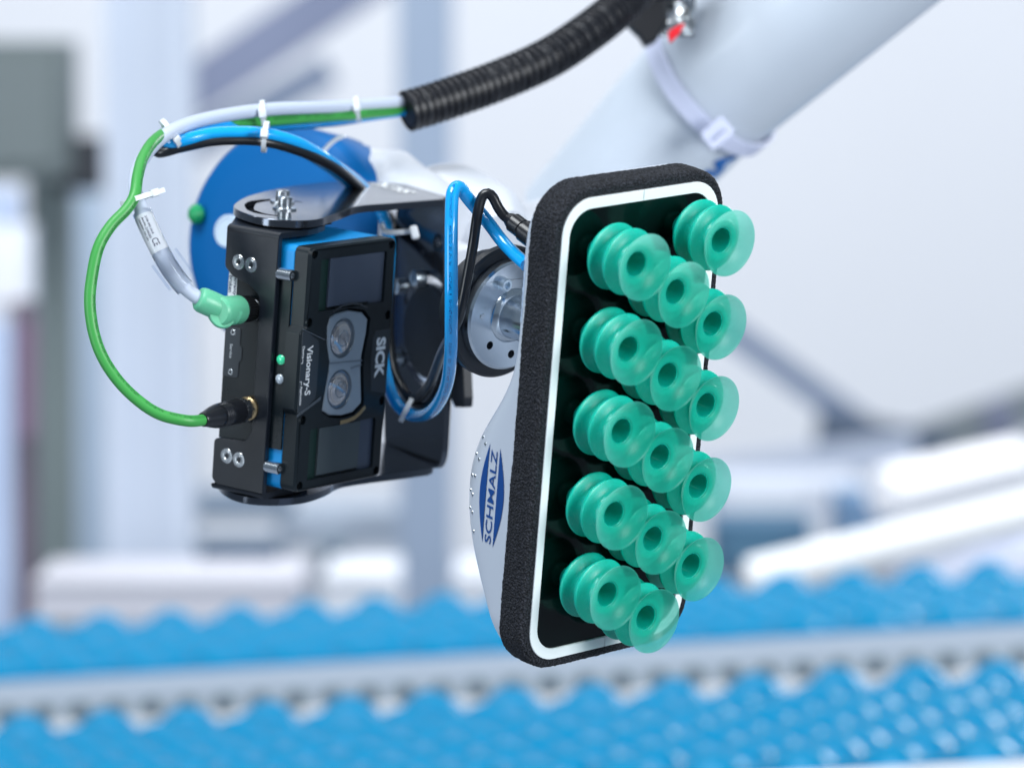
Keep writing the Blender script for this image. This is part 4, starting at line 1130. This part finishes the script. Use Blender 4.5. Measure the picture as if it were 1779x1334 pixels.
for ci, (lab_, yf, yn, u, v, rise, nr) in enumerate((
        ('front blue conveyor belt of rounded overlapping bumps along the bottom edge', 1240, 1378, 0.0468, (0.031, 0.075), 0.020, 9),
        ('rear blue conveyor belt with wavy far edge, behind the grey rail with bolts', 1064, 1139, 0.0445, (0.030, 0.078), 0.019, 8))):
    o, dep = conveyor(lab_, yf, yn, 0.725, u, 8, 30, 2)
    W2 = 1.05 if ci == 0 else 1.15
    m_ = MB(); m_.box(-W2, W2, 0, dep, -0.03, 0.0); m_.build('belt_deck', 'belt_blue_shade', o, scale=1.0)
    b0 = bump_mesh('belt_bump', 0.046, 0.045, 0.030, 0.35, 'belt_blue', bell=True); b0.parent = o
    m_ = MB(); m_.box(-W2, W2, 0.0, 0.014, 0.0, 0.012); m_.build('belt_edge', 'belt_blue', o, scale=1.0)
    used0 = False; SP = 0.0925; ry = 0.060; r_ = 0
    y = dep-0.03
    while y > 0.01:
        for c_ in range(-9, 10):
            x = c_*SP + ((0.063 if r_ % 2 else 0) + 0.028*(r_//2)) % SP
            if abs(x) > 0.80: continue
            if not used0: q = b0; used0 = True
            else: q = b0.copy(); COL.objects.link(q); q.parent = o
            q.scale = (1.08, 1.0, 1.25) if r_ == 0 else (1.05, 1.08, 0.95)
            q.location = (x, y, random.uniform(-.0015, .0015)); q.rotation_euler = (random.uniform(-.07, .07), random.uniform(-.07, .07), random.uniform(-.1, .1))
        y -= ry; r_ += 1
    # side rails
    if ci == 1:
        m_ = MB(); m_.box(-W2, W2, -0.012, 0.0, -0.019, 0.004); m_.build('side_guard', 'rail_light', o, scale=1.0)
        m_ = MB(); m_.box(-W2, W2, -0.020, -0.006, -0.049, -0.019); sr = m_.build('side_rail', 'rail_grey', o, scale=1.0)
        m_ = MB(); m_.cyl(0.0125, 0, 0.010, n=24, bev=0.002, M=axes((0, -0.020, 0), (1, 0, 0), (0, 0, 1), (0, -1, 0)))
        f0 = None
        for k in range(-20, 21):
            if f0 is None: f0 = m_.build('roller', 'roller_dark', o, scale=1.0); q = f0
            else: q = f0.copy(); COL.objects.link(q); q.parent = o
            q.location = (k*0.0455, 0, -0.035)
        m_ = MB(); m_.box(-W2, W2, -0.045, dep+0.05, -0.12, -0.049); m_.build('frame', 'rail_white', o, scale=1.0)
        for x in (-0.9, 0.0, 0.9):
            m_ = MB(); m_.box(x-0.03, x+0.03, 0.05, 0.11, -0.95, -0.1); m_.build('leg', 'rail_grey', o, scale=1.0)
    else:
        m_ = MB(); m_.box(-W2, W2, dep+0.015, dep+0.24, -0.065, -0.050); m_.build('guide_strip', 'rail_white', o, scale=1.0)
        m_ = MB(); m_.box(-W2, W2, -0.05, -0.008, -0.08, 0.006); m_.build('side_rail', 'rail_white', o, scale=1.0)
        m_ = MB(); m_.box(-W2, W2, 0.0, dep+0.04, -0.14, -0.066); m_.build('frame', 'rail_grey', o, scale=1.0)
        for x in (-0.8, 0.8):
            m_ = MB(); m_.box(x-0.03, x+0.03, 0.05, 0.11, -0.95, -0.1); m_.build('leg', 'rail_grey', o, scale=1.0)

# ================================================================== HALL
m_ = MB(); m_.box(-30, 30, -6, 60, -0.2, 0.0); struct(m_.build('floor', 'floor_concrete', None, scale=1.0))
m_ = MB(); m_.box(-14, 14, 15.0, 15.3, 0, 9); struct(m_.build('back_wall', 'wall_white', None, scale=1.0))

def W(px, py, d):   # world point (m), d in metres
    return CAM @ (P(px, py, d*1000)*MM)
def simple_mat(col, rough=0.6, metal=0.0):
    k = 'paint_%02x%02x%02x' % tuple(int(c*255) for c in col)
    if k not in MATS: mat(k, col, rough, metal=metal, noise_amt=0.08, noise_scale=3)
    return k
def block(name, label, cat, x0, x1, y0, y1, d, thick, col, parts=None, group=None, rough=0.6, to_floor=False):
    """upright box standing at distance d; its pixel extent gives its true size there"""
    a, b = W(x0, y1, d), W(x1, y0, d)
    z0, z1 = a.z, b.z
    o = root(name, label, cat, Matrix.Translation(((a.x+b.x)/2, a.y, 0.0 if to_floor else z0)), group)
    if to_floor: z0_ = 0.0
    else: z0_ = z0
    w = (b.x-a.x)/2; h = z1-z0_
    m_ = MB()
    poly = rr(-w, w, 0, h, min(w, h)*0.06, 3)
    m_.prism(poly, 0, thick, bev=min(w, h)*0.03, M=Matrix(((1, 0, 0, 0), (0, 0, -1, thick), (0, 1, 0, 0), (0, 0, 0, 1))))
    m_.build('body', simple_mat(col, rough), o, scale=1.0)
    if parts:
        for (nm, u0, u1, v0, v1, c2) in parts:
            m_ = MB(); m_.box(-w+2*w*u0, -w+2*w*u1, -0.012, 0.01, h*v0, h*v1); m_.build(nm, simple_mat(c2, rough), o, scale=1.0)
    return o
def beam(name, label, cat, p0, p1, d0, d1, wpx, col, round_=False, rough=0.5, group=None, thick=None):
    a, b = W(*p0, d0), W(*p1, d1)
    o = root(name, label, cat, Matrix.Translation(a), group)
    w = wpx*(d0+d1)/2/FPX
    M = along((0, 0, 0), b-a, up=(0, 1, 0)); L = (b-a).length
    m_ = MB()
    if round_: m_.lathe([(0, 0), (w*0.42, 0), (w*0.5, w*0.08), (w*0.5, L-w*0.08), (w*0.42, L), (0, L)], n=40, M=M)
    else:
        # I-section with flanges
        t = w*0.16; th = (thick or w)/2
        m_.box(-th, th, -w/2, -w/2+t, 0, L, M); m_.box(-th, th, w/2-t, w/2, 0, L, M); m_.box(-th*0.35, th*0.35, -w/2+t, w/2-t, 0, L, M)
    m_.build('bar', simple_mat(col, rough), o, scale=1.0)
    return o
# columns
block('steel_column', 'wide pale column behind the green cable loop at left', 'column', 186, 332, -160, 1010, 8.0, 0.18, (0.50, 0.56, 0.66), [('flange', 0.0, 0.18, 0, 1, (0.54, 0.60, 0.70)), ('flange', 0.82, 1.0, 0, 1, (0.54, 0.60, 0.70))], to_floor=True)
block('steel_column', 'narrow bluish column behind the corrugated hose mouth, left of centre', 'column', 692, 786, -160, 1020, 9.0, 0.14, (0.29, 0.36, 0.47), to_floor=True)
block('steel_column', 'grey green column far left behind the front posts', 'column', 52, 128, 290, 1010, 9.5, 0.1, (0.19, 0.235, 0.235), to_floor=True)
block('steel_column', 'soft pale blue column between grey green column and wide pale column', 'column', 128, 190, 330, 1010, 10.5, 0.1, (0.36, 0.45, 0.56), to_floor=True)
block('steel_column', 'light lavender column at the far left edge', 'column', -60, 32, 330, 1080, 8.5, 0.1, (0.52, 0.62, 0.82), to_floor=True)
block('wall_cabinet', 'large grey green cabinet high in the left upper corner', 'cabinet', -60, 112, 70, 312, 9.0, 0.3, (0.15, 0.185, 0.19), [('door', 0.08, 0.9, 0.1, 0.9, (0.17, 0.205, 0.21))])
block('junction_box', 'very dark box below the grey green cabinet at left', 'box', 92, 182, 236, 334, 9.2, 0.12, (0.035, 0.04, 0.05), [('lid', 0.1, 0.9, 0.1, 0.9, (0.04, 0.045, 0.055))])
block('wall_panel', 'blue grey panel at the top edge above the green cable', 'panel', 205, 310, -90, 36, 9.2, 0.1, (0.14, 0.22, 0.34), [('door', 0.1, 0.9, 0.1, 0.9, (0.16, 0.25, 0.37))])
beam('roof_brace', 'broad lavender grey brace slanting behind the grey cable at upper left', 'brace', (720, -95), (300, 185), 10, 10, 84, (0.17, 0.20, 0.30))
beam('roof_brace', 'shorter dark grey brace below the broad one at upper left', 'brace', (575, 120), (330, 255), 11, 11, 56, (0.14, 0.18, 0.26))
block('signal_post', 'slim brownish purple post at the left edge reaching down to the belt', 'post', 26, 62, 520, 1090, 8.0, 0.04, (0.13, 0.10, 0.14), [('base', 0.1, 0.9, 0.0, 0.25, (0.05, 0.04, 0.04))], to_floor=True)
beam('warning_sleeve', 'purple padded sleeve on the slim post at left', 'sleeve', (46, 560), (44, 760), 7.9, 7.9, 34, (0.19, 0.12, 0.19), round_=True)
block('lamp_housing', 'white rounded lamp housing near the left edge above the post', 'lamp', -30, 58, 392, 560, 8.0, 0.06, (0.80, 0.84, 0.92), [('lens', 0.2, 0.8, 0.2, 0.8, (0.86, 0.88, 0.94))])
# machines low at left
block('machine', 'long grey machine bed behind the camera bracket at left', 'machine', 212, 500, 868, 905, 9.0, 0.3, (0.20, 0.26, 0.34), [('panel', 0.05, 0.5, 0.2, 0.8, (0.22, 0.28, 0.36))])
block('machine', 'mid grey machine cover right of the long machine bed', 'machine', 480, 705, 886, 955, 9.5, 0.3, (0.36, 0.42, 0.50), [('panel', 0.1, 0.6, 0.2, 0.8, (0.38, 0.44, 0.52))])
block('drive_unit', 'dark slate blue drive unit under the grey machine cover', 'drive unit', 312, 482, 950, 1006, 8.6, 0.2, (0.05, 0.10, 0.17), [('panel', 0.1, 0.7, 0.2, 0.8, (0.06, 0.12, 0.19))])
block('drive_unit', 'small dark drive unit beside the bluish column foot', 'drive unit', 556, 596, 950, 990, 8.6, 0.2, (0.09, 0.14, 0.19), [('panel', 0.2, 0.8, 0.2, 0.8, (0.1, 0.15, 0.2))])
block('white_tray', 'long off white tray behind the rear belt at lower left', 'tray', 60, 520, 1004, 1080, 7.6, 0.3, (0.60, 0.60, 0.66), [('rim', 0.0, 1.0, 0.9, 1.0, (0.8, 0.8, 0.85))])
block('white_tray', 'bright white tray behind the rear belt beside the bluish column', 'tray', 560, 692, 1000, 1072, 7.4, 0.3, (0.70, 0.73, 0.79), [('rim', 0.0, 1.0, 0.9, 1.0, (0.88, 0.9, 0.95))])
block('white_tray', 'bright white tray just left of the silver gripper housing', 'tray', 788, 905, 1000, 1072, 7.4, 0.3, (0.70, 0.73, 0.79), [('rim', 0.0, 1.0, 0.9, 1.0, (0.88, 0.9, 0.95))])
# right side
beam('slanting_rail', 'blue grey rail slanting down to the right beside the suction cups', 'rail', (1225, 545), (1500, 742), 10.5, 10.5, 44, (0.15, 0.20, 0.30))
beam('slanting_rail', 'dark slate rail at the low point of the two slanting rails', 'rail', (1420, 742), (1640, 782), 10.2, 10.2, 60, (0.07, 0.10, 0.15))
beam('slanting_rail', 'grey rail rising to the right edge', 'rail', (1580, 780), (1840, 690), 10.6, 10.6, 66, (0.17, 0.20, 0.22))
block('junction_box', 'small dark box on the grey rising rail near the right edge', 'box', 1716, 1762, 700, 772, 10.2, 0.08, (0.14, 0.16, 0.24), [('lid', 0.15, 0.85, 0.15, 0.85, (0.15, 0.17, 0.25))])
beam('flat_duct', 'pale lavender duct level beside the lower suction cups', 'duct', (1180, 835), (1590, 785), 9.8, 9.8, 60, (0.42, 0.47, 0.57))
block('machine', 'pale machine top under the lavender duct on the right', 'machine', 1240, 1500, 840, 915, 9.2, 0.3, (0.56, 0.60, 0.68), [('panel', 0.1, 0.6, 0.2, 0.8, (0.6, 0.64, 0.7))])
block('drive_unit', 'slate blue drive unit right of the lowest suction cups', 'drive unit', 1240, 1410, 905, 1000, 8.4, 0.2, (0.05, 0.13, 0.22), [('panel', 0.1, 0.7, 0.2, 0.8, (0.06, 0.15, 0.24))])
block('drive_unit', 'narrow slate blue drive unit between pale machine and white roll', 'drive unit', 1455, 1560, 862, 960, 8.4, 0.2, (0.12, 0.22, 0.36), [('panel', 0.1, 0.7, 0.2, 0.8, (0.14, 0.24, 0.38))])
beam('white_roll', 'bright white roll lying above the slanting white rail at right', 'roll', (1530, 860), (1768, 805), 8.2, 8.4, 92, (0.90, 0.90, 0.93), round_=True)
beam('white_rail', 'bright white tube rising to the right above the rear belt', 'rail', (1300, 1008), (1860, 872), 6.5, 6.5, 74, (0.92, 0.94, 0.96), round_=True)
block('side_panel', 'pale blue panel below the bright white tube at far right', 'panel', 1560, 1860, 930, 1060, 7.6, 0.1, (0.66, 0.70, 0.84), [('panel', 0.1, 0.9, 0.2, 0.8, (0.68, 0.72, 0.86))])
